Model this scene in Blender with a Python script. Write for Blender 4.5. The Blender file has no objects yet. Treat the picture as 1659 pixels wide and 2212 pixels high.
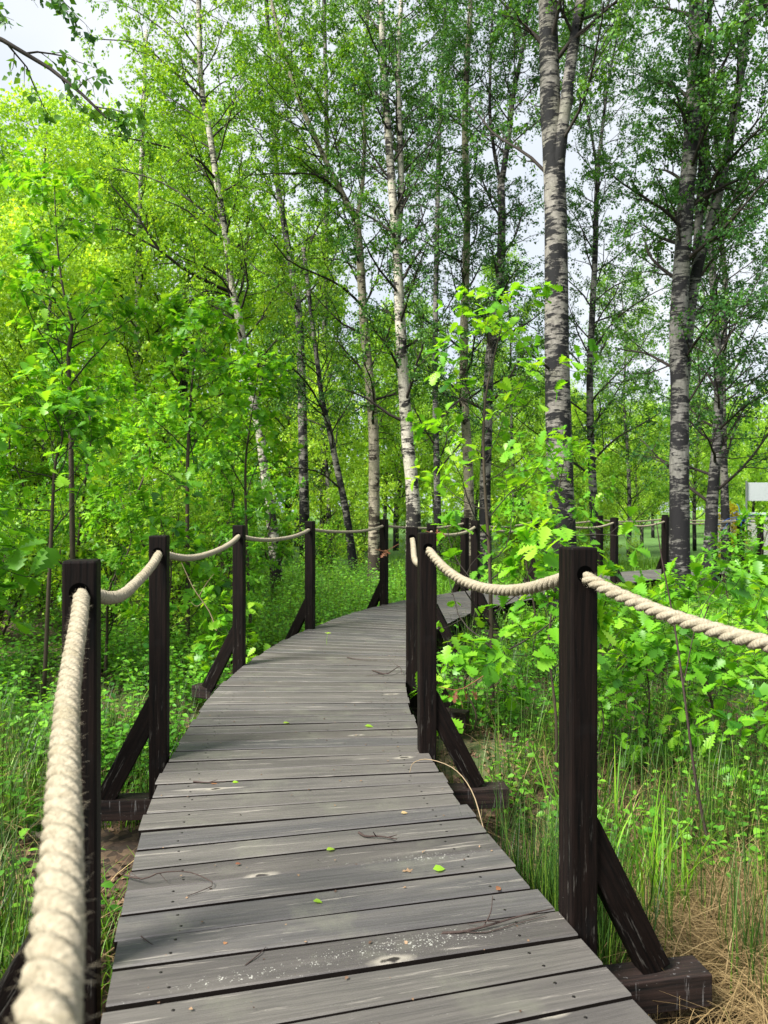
import bpy, bmesh, math, random
import numpy as np
from mathutils import Vector, Matrix
PI = math.pi
sc = bpy.context.scene
COL = sc.collection

# ------------------------------------------------------------------ camera
H = 1.25                       # eye height above the deck
F = 1597.0                     # focal length in pixels of a 1659 x 2212 picture
cam_d = bpy.data.cameras.new('camera'); cam = bpy.data.objects.new('camera', cam_d); COL.objects.link(cam)
cam.location = (0, 0, H); cam.rotation_euler = (math.radians(90), 0, 0)
cam_d.sensor_fit = 'VERTICAL'; cam_d.sensor_height = 36; cam_d.lens = 26.0
cam_d.shift_y = -0.0027
cam_d.clip_start = 0.05; cam_d.clip_end = 2000
cam_d.dof.use_dof = True; cam_d.dof.focus_distance = 3.6; cam_d.dof.aperture_fstop = 6.5
sc.camera = cam
sc.render.resolution_x = 768; sc.render.resolution_y = 1024
# ------------------------------------------------------------------ light
EXPOSURE = 1.6
sc.view_settings.view_transform = 'Standard'; sc.view_settings.look = 'None'
sc.view_settings.exposure = EXPOSURE; sc.view_settings.gamma = 1
SUN_EL, SUN_AZ = math.radians(46), math.radians(235)   # azimuth clockwise from +Y
world = bpy.data.worlds.new('World'); sc.world = world; world.use_nodes = True
wn = world.node_tree; wn.nodes.clear()
sky = wn.nodes.new('ShaderNodeTexSky'); sky.sky_type = 'NISHITA'; sky.sun_disc = False
sky.sun_elevation = SUN_EL; sky.sun_rotation = SUN_AZ
hs = wn.nodes.new('ShaderNodeHueSaturation'); hs.inputs['Saturation'].default_value = 0.35
wn.links.new(sky.outputs[0], hs.inputs['Color'])
tc = wn.nodes.new('ShaderNodeTexCoord'); wnz = wn.nodes.new('ShaderNodeTexNoise')
wnz.inputs['Scale'].default_value = 2.2; wnz.inputs['Detail'].default_value = 4
wn.links.new(tc.outputs['Generated'], wnz.inputs['Vector'])
wr = wn.nodes.new('ShaderNodeValToRGB')
wr.color_ramp.elements[0].position = .3; wr.color_ramp.elements[0].color = (3.4, 3.95, 4.8, 1)
wr.color_ramp.elements[1].position = .62; wr.color_ramp.elements[1].color = (4.9, 5.1, 5.35, 1)
wn.links.new(wnz.outputs['Fac'], wr.inputs['Fac'])
wm = wn.nodes.new('ShaderNodeMix'); wm.data_type = 'RGBA'; wm.inputs['Factor'].default_value = .88
wn.links.new(hs.outputs[0], wm.inputs['A']); wn.links.new(wr.outputs[0], wm.inputs['B'])
bg = wn.nodes.new('ShaderNodeBackground'); bg.inputs['Strength'].default_value = 0.07
wo = wn.nodes.new('ShaderNodeOutputWorld')
wn.links.new(wm.outputs['Result'], bg.inputs['Color']); wn.links.new(bg.outputs[0], wo.inputs[0])
sd = bpy.data.lights.new('sun', 'SUN'); sd.energy = 4.0; sd.angle = math.radians(22); sd.color = (1, .96, .88)
sun = bpy.data.objects.new('sun', sd); COL.objects.link(sun)
sdir = Vector((math.sin(SUN_AZ) * math.cos(SUN_EL), math.cos(SUN_AZ) * math.cos(SUN_EL), math.sin(SUN_EL)))
sun.rotation_euler = sdir.to_track_quat('Z', 'Y').to_euler()
sc.cycles.max_bounces = 7; sc.cycles.diffuse_bounces = 4; sc.cycles.transmission_bounces = 5
sc.cycles.transparent_max_bounces = 4; sc.cycles.glossy_bounces = 2
sc.cycles.caustics_reflective = False; sc.cycles.caustics_refractive = False

def S(x, y, Y):                # point at depth Y that a 1659 x 2212 picture shows at (x, y)
    return np.array([(x - 829.5) / F * Y, Y, H - (y - 1100) / F * Y])

# ------------------------------------------------------------------ helpers: objects
def tag(o, label=None, cat=None, group=None, kind=None):
    if label: o['label'] = label
    if cat: o['category'] = cat
    if group: o['group'] = group
    if kind: o['kind'] = kind
    return o
def empty(name, loc, label, cat, group=None, rz=0):
    o = bpy.data.objects.new(name, None); COL.objects.link(o)
    o.location = [float(v) for v in loc]; o.rotation_euler = (0, 0, rz); o.empty_display_size = .1
    return tag(o, label, cat, group)
def link(name, me, parent=None, loc=(0, 0, 0)):
    o = bpy.data.objects.new(name, me); COL.objects.link(o)
    o.location = [float(v) for v in loc]; o.parent = parent
    return o
def copy_tree(o, loc, rz, s, parent=None, label=None, zs=None):
    c = o.copy(); COL.objects.link(c)
    if parent is None:
        c.location = [float(v) for v in loc]; c.rotation_euler = (0, 0, rz); c.scale = (s, s, zs or s)
        if label: c['label'] = label
    c.parent = parent
    for ch in list(o.children): copy_tree(ch, None, None, None, c)
    return c

def norm(a): return a / np.maximum(np.linalg.norm(a, axis=-1, keepdims=True), 1e-9)

class MB:                       # collects numpy geometry and links it as ONE mesh
    def __init__(s): s.V = []; s.F = {}; s.T = []; s.UV = None; s.n = 0
    def add(s, V, faces, tint=0.5):
        V = np.asarray(V, dtype=np.float32).reshape(-1, 3)
        for f in faces:
            f = np.asarray(f, dtype=np.int64)
            if f.size: s.F.setdefault(f.shape[1], []).append(f + s.n)
        t = np.asarray(tint, dtype=np.float32)
        s.T.append(np.broadcast_to(t, (len(V),)) if t.ndim == 0 else t)
        s.V.append(V); s.n += len(V)
    def mesh(s, name, mat, origin=(0, 0, 0), smooth=False):
        V = np.concatenate(s.V) - np.array(origin, dtype=np.float32)
        me = bpy.data.meshes.new(name); me.vertices.add(len(V)); me.vertices.foreach_set('co', V.ravel().astype(np.float32))
        li, ls, lt = [], [], []; st = 0
        for k, fl in s.F.items():
            f = np.concatenate(fl); li.append(f.ravel()); m = len(f)
            ls.append(st + np.arange(m) * k); lt.append(np.full(m, k)); st += m * k
        li = np.concatenate(li).astype(np.int32)
        me.loops.add(len(li)); me.loops.foreach_set('vertex_index', li)
        ls = np.concatenate(ls).astype(np.int32); lt = np.concatenate(lt).astype(np.int32)
        me.polygons.add(len(ls)); me.polygons.foreach_set('loop_start', ls); me.polygons.foreach_set('loop_total', lt)
        if smooth: me.polygons.foreach_set('use_smooth', np.ones(len(ls), dtype=bool))
        a = me.attributes.new('tint', 'FLOAT', 'POINT'); a.data.foreach_set('value', np.concatenate(s.T).astype(np.float32))
        me.materials.append(mat); me.update(calc_edges=True)
        return me
    def obj(s, name, mat, parent=None, origin=(0, 0, 0), loc=(0, 0, 0), smooth=False):
        return link(name, s.mesh(name, mat, origin, smooth), parent, loc)

def tubes(mb, P, R, k=4, tint=0.5, wob=0, rng=None, cap=False, rmod=None):
    P = np.asarray(P, float); R = np.asarray(R, float)
    if P.ndim == 2: P = P[None]; R = R[None]
    B, n, _ = P.shape
    T = np.empty_like(P); T[:, 1:-1] = P[:, 2:] - P[:, :-2]; T[:, 0] = P[:, 1] - P[:, 0]; T[:, -1] = P[:, -1] - P[:, -2]
    T = norm(T)
    m = np.abs(norm(T.mean(1))); ref = np.zeros((B, 3)); ref[np.arange(B), m.argmin(1)] = 1
    U = norm(np.cross(T, ref[:, None, :])); W = np.cross(T, U)
    a = np.arange(k) / k * 2 * PI
    Rr = R[:, :, None] * np.ones(k)
    if rmod is not None: Rr = Rr * rmod
    if wob: Rr = Rr * (1 + wob * rng.normal(size=Rr.shape))
    V = P[:, :, None, :] + Rr[..., None] * (np.cos(a)[:, None] * U[:, :, None, :] + np.sin(a)[:, None] * W[:, :, None, :])
    i = np.arange(n - 1)[:, None] * k; j = np.arange(k)[None]
    q = np.stack([i + j, i + (j + 1) % k, i + k + (j + 1) % k, i + k + j], -1).reshape(-1, 4)
    q = (q[None] + (np.arange(B) * n * k)[:, None, None]).reshape(-1, 4)
    fs = [q]
    if cap:
        c0 = np.arange(k)[::-1][None] + (np.arange(B) * n * k)[:, None]; c1 = np.arange(k)[None] + (np.arange(B) * n * k + (n - 1) * k)[:, None]
        fs += [c0, c1]
    t = np.asarray(tint, float)
    if t.ndim == 1: t = np.repeat(t, n * k)
    mb.add(V, fs, t)

def spline(pts, n):             # Catmull-Rom through pts, n samples
    p = np.asarray(pts, float); p = np.vstack([2 * p[0] - p[1], p, 2 * p[-1] - p[-2]])
    m = len(p) - 3; out = []
    for u in np.linspace(0, m - 1e-6, n):
        i = int(u); t = u - i; a, b, c, d = p[i:i + 4]
        out.append(.5 * (2 * b + (c - a) * t + (2 * a - 5 * b + 4 * c - d) * t * t + (3 * b - a - 3 * c + d) * t ** 3))
    return np.array(out)

def sub(rng, P, R, per, t0, t1, L, ang, n, up=0., jit=.12, rs=.5, Lt=None, gold=False, rmax=9., flat=0., L_tip=.45):
    B, m, _ = P.shape
    t = np.linspace(t0, t1, per)[None] + rng.uniform(-.5, .5, (B, per)) * (t1 - t0) / max(per, 1)
    t = np.clip(t, .02, .995).ravel(); b = np.repeat(np.arange(B), per)
    x = t * (m - 1); i = np.minimum(x.astype(int), m - 2); f = (x - i)[:, None]
    p = P[b, i] * (1 - f) + P[b, i + 1] * f
    T = norm(P[b, i + 1] - P[b, i]); r = R[b, i] * (1 - f[:, 0]) + R[b, i + 1] * f[:, 0]
    if gold:
        az = (np.arange(B * per) * 2.39996 + rng.uniform(0, 6.28) + rng.normal(0, .4, B * per))
        rv = np.stack([np.cos(az), np.sin(az), np.zeros_like(az)], 1)
    else: rv = rng.normal(size=(B * per, 3)); rv[:, 2] *= (1 - flat)
    Q = norm(rv - (rv * T).sum(1, keepdims=True) * T)
    a = np.radians(ang) * (1 + .2 * rng.normal(size=B * per))[:, None]
    d = T * np.cos(a) + Q * np.sin(a)
    Ls = L * rng.uniform(.6, 1.15, B * per) * (1 - (1 - L_tip) * t)
    if Lt is not None: Ls = Ls * Lt(t)
    out = [p]
    for s_ in range(n - 1):
        d = norm(d + np.array([0, 0, up / (n - 1)]) + jit * rng.normal(size=d.shape)); p = p + d * (Ls / (n - 1))[:, None]; out.append(p)
    r0 = np.minimum(r * rs, rmax)
    return np.stack(out, 1), r0[:, None] * np.linspace(1, .3, n)[None]

# leaf shapes: x along the leaf, y across, z up
def leaf_shape(xs, ys, fold=.25, curl=.12):
    xs = np.array(xs); ys = np.array(ys); n = len(xs)
    mid = np.stack([xs, xs * 0, -curl * xs ** 2], 1)
    l = np.stack([xs, ys, fold * ys - curl * xs ** 2], 1)[1:-1]; r = l * [1, -1, 1]
    V = np.vstack([mid, l, r]); q, t3 = [], []
    L0, R0 = n, n + n - 2
    for i in range(n - 1):
        if i == 0: t3 += [(0, 1, L0), (0, R0, 1)]
        elif i == n - 2: t3 += [(i, i + 1, L0 + i - 1), (i, R0 + i - 1, i + 1)]
        else: q += [(i, i + 1, L0 + i, L0 + i - 1), (i, R0 + i - 1, R0 + i, i + 1)]
    return V, [np.array(a) for a in (t3, q) if len(a)]
BIRCH = (np.array([[0, 0, 0], [.38, .4, .06], [1, 0, -.1], [.38, -.4, .06]]), [np.array([[0, 3, 2], [0, 2, 1]])])
OVATE = leaf_shape([0, .3, .65, 1], [0, .3, .24, 0], .3, .15)
OAK = leaf_shape([0, .1, .2, .26, .36, .42, .52, .59, .70, .77, .88, .94, 1], [0, .03, .15, .07, .24, .11, .33, .17, .37, .2, .27, .13, 0], .22, .16)
OAKLO = leaf_shape([0, .2, .32, .5, .62, .8, 1], [0, .13, .045, .28, .08, .22, 0], .25, .2)

def put(mb, shape, P, D, Nn, size, tint):
    V0, faces = shape
    X = norm(D); Y = norm(np.cross(Nn, X)); Z = np.cross(X, Y); s = np.asarray(size)[:, None, None]
    V = P[:, None, :] + s * (V0[None, :, 0:1] * X[:, None] + V0[None, :, 1:2] * Y[:, None] + V0[None, :, 2:3] * Z[:, None])
    m, k = len(P), len(V0); off = (np.arange(m) * k)[:, None, None]
    mb.add(V, [(f[None] + off).reshape(-1, f.shape[1]) for f in faces], np.repeat(tint, k))

def leaves_on(rng, mb, shape, P, K, size, droop=.4, upn=1., t0=.1, spread=.02, along=.6, tvar=.18, branch_t=None):
    B, m, _ = P.shape
    t = rng.uniform(t0, 1, B * K) * (m - 1); b = np.repeat(np.arange(B), K)
    i = np.minimum(t.astype(int), m - 2); f = (t - i)[:, None]
    p = P[b, i] * (1 - f) + P[b, i + 1] * f; T = norm(P[b, i + 1] - P[b, i])
    D = norm(T * along + .75 * rng.normal(size=T.shape) + [0, 0, -droop])
    Nn = norm(np.array([0, 0, upn]) + .75 * rng.normal(size=T.shape))
    bt = rng.normal(0, tvar, B) if branch_t is None else branch_t
    tint = np.clip(.5 + bt[b] + rng.normal(0, .12, B * K), 0, 1)
    put(mb, shape, p + rng.normal(0, spread, p.shape), D, Nn, size * rng.uniform(.5, 1.3, B * K), tint)

def whorls(rng, mb, shape, P, K, size, tvar=.15, out=1., tip=.75):      # leaf rosettes at twig ends
    B, m, _ = P.shape; b = np.repeat(np.arange(B), K)
    T = norm(P[:, -1] - P[:, -2])[b]
    u = np.where(np.arange(B * K) % K < K * .6, 1., rng.uniform(tip - .4, 1, B * K))[:, None]
    p = P[b, -2] * (1 - u) + P[b, -1] * u
    rv = rng.normal(size=T.shape); Q = norm(rv - (rv * T).sum(1, keepdims=True) * T)
    D = norm(T * .45 + Q * out + [0, 0, -.12]); Nn = norm(np.array([0, 0, 1.]) + T * .4 + .35 * rng.normal(size=T.shape))
    tint = np.clip(.5 + rng.normal(0, tvar, B)[b] + rng.normal(0, .1, B * K), 0, 1)
    put(mb, shape, p, D, Nn, size * rng.uniform(.45, 1.2, B * K), tint)

# ------------------------------------------------------------------ helpers: materials
def new_mat(name):
    m = bpy.data.materials.new(name); m.use_nodes = True; nt = m.node_tree; nt.nodes.clear()
    out = nt.nodes.new('ShaderNodeOutputMaterial'); return m, nt, out
class G:
    def __init__(s, nt): s.nt = nt
    def n(s, typ, **kw):
        nd = s.nt.nodes.new(typ)
        for k, v in kw.items():
            if k.startswith('_'): setattr(nd, k[1:], v)
            else:
                key = int(k[1:]) if k[0] == 'i' and k[1:].isdigit() else k.replace('__', ' ')
                if isinstance(v, bpy.types.NodeSocket): s.nt.links.new(v, nd.inputs[key])
                else: nd.inputs[key].default_value = v
        return nd
    def math(s, op, a, b=0., c=None, clamp=False):
        kw = dict(i0=a, i1=b)
        if c is not None: kw['i2'] = c
        return s.n('ShaderNodeMath', _operation=op, _use_clamp=clamp, **kw).outputs[0]
    def mix(s, f, a, b, mode='MIX'):
        nd = s.nt.nodes.new('ShaderNodeMix'); nd.data_type = 'RGBA'; nd.blend_type = mode
        for k, v in (('Factor', f), ('A', a), ('B', b)):
            so = [x for x in nd.inputs if x.name == k and (x.type == 'RGBA' or (k == 'Factor' and x.type == 'VALUE'))][0]
            if isinstance(v, bpy.types.NodeSocket): s.nt.links.new(v, so)
            else: so.default_value = v if not isinstance(v, tuple) or len(v) == 4 else (*v, 1)
        return [x for x in nd.outputs if x.type == 'RGBA'][0]
    def ramp(s, f, stops, interp='LINEAR'):
        r = s.nt.nodes.new('ShaderNodeValToRGB'); r.color_ramp.interpolation = interp; e = r.color_ramp.elements
        while len(e) < len(stops): e.new(.5)
        for k, (p, c) in enumerate(stops):
            e[k].position = p; e[k].color = (*c, 1) if isinstance(c, tuple) else (c, c, c, 1)
        s.nt.links.new(f, r.inputs['Fac']); return r.outputs[0]
    def noise(s, vec, scale, detail=3, rough=.5, dist=0.):
        return s.n('ShaderNodeTexNoise', Vector=vec, Scale=scale, Detail=detail, Roughness=rough, Distortion=dist).outputs['Fac']
    def mapped(s, vec, sc_=(1, 1, 1), loc=(0, 0, 0), rot=(0, 0, 0)):
        return s.n('ShaderNodeMapping', Vector=vec, Scale=sc_, Location=loc, Rotation=rot).outputs[0]
    def attr(s, name): return s.n('ShaderNodeAttribute', _attribute_name=name).outputs['Fac']

def leaf_mat(name, dark, mid, light, trans=.42, tl=1.25, rough=.45, spec=.35, clump=.35, yel=(1.15, 1.0, .35)):
    m, nt, out = new_mat(name); g = G(nt)
    t = g.attr('tint'); co = g.n('ShaderNodeTexCoord').outputs['Object']
    nz = g.noise(co, 1.1, 2)
    rnd = g.n('ShaderNodeObjectInfo').outputs['Random']
    v = g.math('ADD', t, g.math('MULTIPLY', g.math('SUBTRACT', nz, .5), clump * 2))
    v = g.math('ADD', v, g.math('MULTIPLY', g.math('SUBTRACT', rnd, .5), .25), clamp=True)
    c = g.ramp(v, [(.05, dark), (.5, mid), (.95, light)])
    ct = g.mix(1., c, (yel[0] * tl, yel[1] * tl, yel[2] * tl), 'MULTIPLY')
    p = g.n('ShaderNodeBsdfPrincipled', Base__Color=c, Roughness=rough)
    p.inputs['Specular IOR Level'].default_value = spec
    tr = g.n('ShaderNodeBsdfTranslucent', Color=ct)
    ms = g.n('ShaderNodeMixShader', Fac=trans, i1=p.outputs[0], i2=tr.outputs[0])
    nt.links.new(ms.outputs[0], out.inputs[0]); return m

M = {}
M['birch_leaf'] = leaf_mat('birch_leaf', (.05, .16, .014), (.15, .34, .025), (.34, .54, .05), trans=.48)
M['birch_leaf_cool'] = leaf_mat('birch_leaf_cool', (.022, .085, .022), (.055, .17, .03), (.13, .29, .035), trans=.40)
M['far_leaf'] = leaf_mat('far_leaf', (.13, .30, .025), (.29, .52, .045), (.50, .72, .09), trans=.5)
M['oak_leaf'] = leaf_mat('oak_leaf', (.03, .14, .012), (.16, .43, .025), (.36, .63, .05), trans=.5, rough=.4, spec=.4)
M['herb_leaf'] = leaf_mat('herb_leaf', (.03, .13, .015), (.10, .31, .025), (.22, .48, .04), trans=.40, rough=.45)
M['shrub_leaf'] = leaf_mat('shrub_leaf', (.03, .14, .012), (.17, .42, .025), (.42, .68, .05), trans=.48)
M['grass'] = leaf_mat('grass', (.04, .12, .012), (.11, .28, .018), (.26, .48, .03), trans=.35)
M['rush'] = leaf_mat('rush', (.012, .035, .008), (.035, .095, .012), (.16, .26, .03), trans=.2)
M['straw'] = leaf_mat('straw', (.09, .06, .025), (.24, .165, .075), (.42, .31, .15), trans=.15, yel=(1, 1, 1), rough=.6)
M['litter'] = leaf_mat('litter', (.035, .018, .010), (.11, .062, .036), (.26, .17, .10), trans=.05, yel=(1, 1, 1), rough=.7)
M['dry_leaf'] = leaf_mat('dry_leaf', (.09, .035, .02), (.22, .09, .045), (.34, .17, .08), trans=.15, yel=(1, .8, .6), rough=.6)
M['yellow_leaf'] = leaf_mat('yellow_leaf', (.4, .36, .01), (.6, .5, .01), (.7, .6, .03), trans=.3)

def bark_mat(name, light, dark, amt, moss=.0, band=1.):
    m, nt, out = new_mat(name); g = G(nt)
    co = g.n('ShaderNodeTexCoord').outputs['Object']
    a = g.noise(g.mapped(co, (5, 5, 26)), 1., 4, .65, .6)          # horizontal lenticels
    b = g.noise(g.mapped(co, (3.2, 3.2, 3.0), (3, 1, 7)), 1., 4, .6, .5)   # large dark patches
    c = g.noise(g.mapped(co, (22, 22, 9)), 1., 4, .7)
    z = g.n('ShaderNodeSeparateXYZ', Vector=co).outputs['Z']
    low = g.math('SUBTRACT', 1., g.math('DIVIDE', z, 2.6), clamp=True)
    fis = g.noise(g.mapped(co, (16, 16, 3)), 1., 3, .6, 1.0)
    v = g.math('ADD', g.math('MULTIPLY', a, .8 * band), g.math('MULTIPLY', b, 1.0))
    v = g.math('ADD', v, g.math('MULTIPLY', c, .25))
    v = g.math('ADD', v, g.math('MULTIPLY', g.math('MULTIPLY', low, fis), .27))
    msk = g.ramp(g.math('ADD', v, amt), [(1.03, 0.), (1.10, 1.)]) if False else g.math('MULTIPLY', g.math('SUBTRACT', g.math('ADD', v, amt), 1.08), 11., clamp=True)
    lt = g.mix(g.math('MULTIPLY', g.math('SUBTRACT', c, .3), 2.4, clamp=True), tuple(x * .42 for x in light), light)
    lt = g.mix(g.math('MULTIPLY', g.math('SUBTRACT', g.noise(g.mapped(co, (9, 9, 60)), 1., 2), .60), 8., clamp=True), lt, tuple(x * .25 for x in light))
    lt = g.mix(g.math('MULTIPLY', g.math('SUBTRACT', g.noise(co, 2.3, 2), .45), 3 * moss, clamp=True), lt, (.11, .13, .045))
    col = g.mix(msk, lt, dark)
    p = g.n('ShaderNodeBsdfPrincipled', Base__Color=col, Roughness=.8); p.inputs['Specular IOR Level'].default_value = .25
    bm = g.n('ShaderNodeBump', Strength=.7, Distance=.012, Height=g.math('ADD', c, g.math('MULTIPLY', msk, .6)))
    nt.links.new(bm.outputs[0], p.inputs['Normal']); nt.links.new(p.outputs[0], out.inputs[0]); return m
M['bark_white'] = bark_mat('bark_white', (.62, .57, .49), (.02, .018, .017), .06, .5)
M['bark_tan'] = bark_mat('bark_tan', (.50, .43, .34), (.04, .032, .024), .02, .7)
M['bark_grey'] = bark_mat('bark_grey', (.27, .25, .225), (.009, .009, .010), .125, .25, 1.0)
M['bark_dark'] = bark_mat('bark_dark', (.27, .255, .24), (.016, .015, .017), .12, .2, 1.0)

def plain(name, col, rough=.7, var=.3, scale=20, bump=.3, dist=.004, spec=.3, metal=0.):
    m, nt, out = new_mat(name); g = G(nt); co = g.n('ShaderNodeTexCoord').outputs['Object']
    n1 = g.noise(co, scale, 4, .6)
    c = g.mix(n1, tuple(x * (1 - var) for x in col), tuple(min(1, x * (1 + var)) for x in col))
    p = g.n('ShaderNodeBsdfPrincipled', Base__Color=c, Roughness=rough, Metallic=metal); p.inputs['Specular IOR Level'].default_value = spec
    bm = g.n('ShaderNodeBump', Strength=bump, Distance=dist, Height=n1); nt.links.new(bm.outputs[0], p.inputs['Normal'])
    nt.links.new(p.outputs[0], out.inputs[0]); return m
M['twig'] = plain('twig', (.028, .022, .018), .8, .4, 30)
M['stem'] = plain('stem', (.05, .038, .024), .75, .4, 25)
M['green_stem'] = plain('green_stem', (.07, .12, .03), .6)
M['dead_twig'] = plain('dead_twig', (.045, .03, .026), .8, .4, 60)
M['straw_stem'] = plain('straw_stem', (.24, .18, .11), .7)
M['blue_cord'] = plain('blue_cord', (.01, .09, .38), .5)
M['board_side'] = plain('board_side', (.010, .008, .007), .9, .3, 40, .2, spec=.05)  # near-black sides: shade of the deck gaps painted in, along with real grime
M['hole'] = plain('hole', (.0015, .0015, .0015), .95, .1, 10, 0., spec=0.)  # flat black that paints the dark inside of a rope hole
M['white_panel'] = plain('white_panel', (.5, .52, .56), .5, .06, 2, .05)
M['pale_wall'] = plain('pale_wall', (.36, .36, .34), .8, .45, 2.5, .3)
M['metal'] = plain('metal', (.25, .26, .27), .45, .15, 10, .05, metal=.6)
M['screw'] = plain('screw', (.016, .014, .013), .5, .3, 60, .1, metal=.5)

# ground
m, nt, out = new_mat('forest_floor'); g = G(nt); co = g.n('ShaderNodeTexCoord').outputs['Object']
vo = g.n('ShaderNodeTexVoronoi', Vector=co, Scale=26.).outputs['Color']
vs = g.n('ShaderNodeSeparateColor', Color=vo).outputs[0]
c1 = g.ramp(vs, [(0, (.02, .013, .008)), (.5, (.06, .036, .022)), (1, (.15, .10, .06))])
gn = g.noise(co, .55, 4, .6)
c2 = g.mix(g.math('MULTIPLY', g.math('SUBTRACT', gn, .48), 7, clamp=True), c1, (.045, .085, .02))
ln = g.n('ShaderNodeVectorMath', _operation='LENGTH', i0=co).outputs['Value']
c3 = g.mix(g.math('MULTIPLY', g.math('SUBTRACT', ln, 14.), .12, clamp=True), c2, (.07, .16, .025))
p = g.n('ShaderNodeBsdfPrincipled', Base__Color=c3, Roughness=.9)
bm = g.n('ShaderNodeBump', Strength=.8, Distance=.02, Height=g.math('ADD', vs, g.noise(co, 9., 4)))
nt.links.new(bm.outputs[0], p.inputs['Normal']); nt.links.new(p.outputs[0], out.inputs[0]); M['ground'] = m

# stained near-black timber of the posts
m, nt, out = new_mat('dark_timber'); g = G(nt); co = g.n('ShaderNodeTexCoord').outputs['Object']
gr = g.noise(g.mapped(co, (70, 70, 3.5)), 1., 5, .65, .3)
pt = g.noise(co, 6., 3)
sp = g.noise(co, 160., 1)
c = g.mix(g.math('MULTIPLY', g.math('SUBTRACT', gr, .35), 2.8, clamp=True), (.0008, .0007, .0008), (.011, .0062, .005))
c = g.mix(g.math('MULTIPLY', g.math('SUBTRACT', pt, .60), 4., clamp=True), c, (.012, .0115, .012))
z = g.n('ShaderNodeSeparateXYZ', Vector=co).outputs['Z']
lowm = g.math('MULTIPLY', g.math('SUBTRACT', .42, z), 1.6, clamp=True)
scr = g.math('MULTIPLY', g.math('SUBTRACT', g.noise(g.mapped(co, (60, 60, 5), (2, 5, 1)), 1., 4, .7), .60), 9., clamp=True)
c = g.mix(g.math('MULTIPLY', g.math('MULTIPLY', scr, lowm), .9), c, (.20, .19, .17))
c = g.mix(g.math('MULTIPLY', g.math('SUBTRACT', sp, .79), 22., clamp=True), c, (.13, .12, .11))
p = g.n('ShaderNodeBsdfPrincipled', Base__Color=c, Roughness=g.math('ADD', .5, g.math('MULTIPLY', pt, .25))); p.inputs['Specular IOR Level'].default_value = .12
bm = g.n('ShaderNodeBump', Strength=.6, Distance=.004, Height=gr)
nt.links.new(bm.outputs[0], p.inputs['Normal']); nt.links.new(p.outputs[0], out.inputs[0]); M['timber'] = m

m = M['timber'].copy(); m.name = 'weathered_beam'; M['beam'] = m
for nd in m.node_tree.nodes:
    if nd.type == 'MAPPING' and abs(nd.inputs['Scale'].default_value[2] - 3.5) < .01: nd.inputs['Scale'].default_value = (3.5, 70, 70)
    if nd.type == 'MIX':
        for so in nd.inputs:
            if so.type == 'RGBA' and not so.is_linked:
                v = so.default_value; so.default_value = (min(.3, v[0] * 2.6 + .006), min(.3, v[1] * 2.6 + .006), min(.3, v[2] * 2.6 + .006), 1)
# worn deck boards: UV u = metres along the board, v = metres along the walk
m, nt, out = new_mat('deck_boards'); g = G(nt)
uv = g.n('ShaderNodeUVMap', _uv_map='board').outputs[0]; tn = g.attr('tint')
off = g.n('ShaderNodeCombineXYZ', X=g.math('MULTIPLY', tn, 37.), Y=g.math('MULTIPLY', tn, 11.), Z=g.math('MULTIPLY', tn, 5.)).outputs[0]
u2 = g.n('ShaderNodeVectorMath', _operation='ADD', i0=uv, i1=off).outputs[0]
grain = g.noise(g.mapped(u2, (2.6, 95, 1)), 1., 6, .75, .3)
patch = g.noise(g.mapped(u2, (1.1, 9, 1)), 1., 5, .65, .5)
wear = g.noise(g.mapped(u2, (2.2, 34, 1), (4, 2, 0)), 1., 5, .7, .4)
co = g.n('ShaderNodeTexCoord').outputs['Object']
blot = g.noise(co, 3.0, 5, .65)
c = g.ramp(g.math('FRACT', g.math('MULTIPLY', tn, 7.3)), [(0, (.056, .050, .048)), (.3, (.100, .092, .084)), (.55, (.064, .062, .066)), (.8, (.100, .093, .084)), (1, (.082, .072, .065))])
c = g.mix(g.math('MULTIPLY', g.math('SUBTRACT', grain, .42), 2.6, clamp=True), c, (.030, .028, .027))
crk = g.noise(g.mapped(u2, (1.4, 60, 1), (7, 3, 0)), 1., 3, .5, .2)
c = g.mix(g.math('MULTIPLY', g.math('SUBTRACT', crk, .70), 14., clamp=True), c, (.012, .011, .011))
c = g.mix(g.math('MULTIPLY', g.math('SUBTRACT', patch, .47), 2.2, clamp=True), c, (.15, .137, .12))
c = g.mix(g.math('MULTIPLY', g.math('SUBTRACT', blot, .55), 3.5, clamp=True), c, (.135, .135, .105))
c = g.mix(g.math('MULTIPLY', g.math('SUBTRACT', wear, .60), 6., clamp=True), c, (.36, .33, .29))
# lichen specks, thick on one patch of the nearest boards
lv = g.n('ShaderNodeTexVoronoi', Vector=co, Scale=150.).outputs['Distance']
fine = g.math('ADD', g.math('MULTIPLY', g.noise(co, 55., 4, .7), .72), g.math('MULTIPLY', g.math('SUBTRACT', .55, lv), .42))
reg = g.noise(g.mapped(u2, (1.3, 4, 1), (9, 9, 0)), 1., 2)
def spot(cx, cy, rx, ry, rot):
    mp = g.n('ShaderNodeMapping', Vector=co, _vector_type='TEXTURE', Location=(cx, cy, 0), Rotation=(0, 0, math.radians(rot)), Scale=(rx, ry, 5.)).outputs[0]
    return g.n('ShaderNodeVectorMath', _operation='LENGTH', i0=mp).outputs['Value']
s1 = g.math('SUBTRACT', 1., spot(.10, 2.125, .66, .09, 16.5), clamp=True)
s2 = g.math('SUBTRACT', 1., spot(.14, 2.66, .42, .06, 12), clamp=True)
s3 = g.math('SUBTRACT', .8, spot(-.45, 1.95, .35, .06, 16), clamp=True)
rs_ = g.math('ADD', g.math('MULTIPLY', g.math('ADD', s1, g.math('ADD', s2, s3)), .75), g.math('MULTIPLY', g.math('SUBTRACT', reg, .52), .9, clamp=True))
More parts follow.
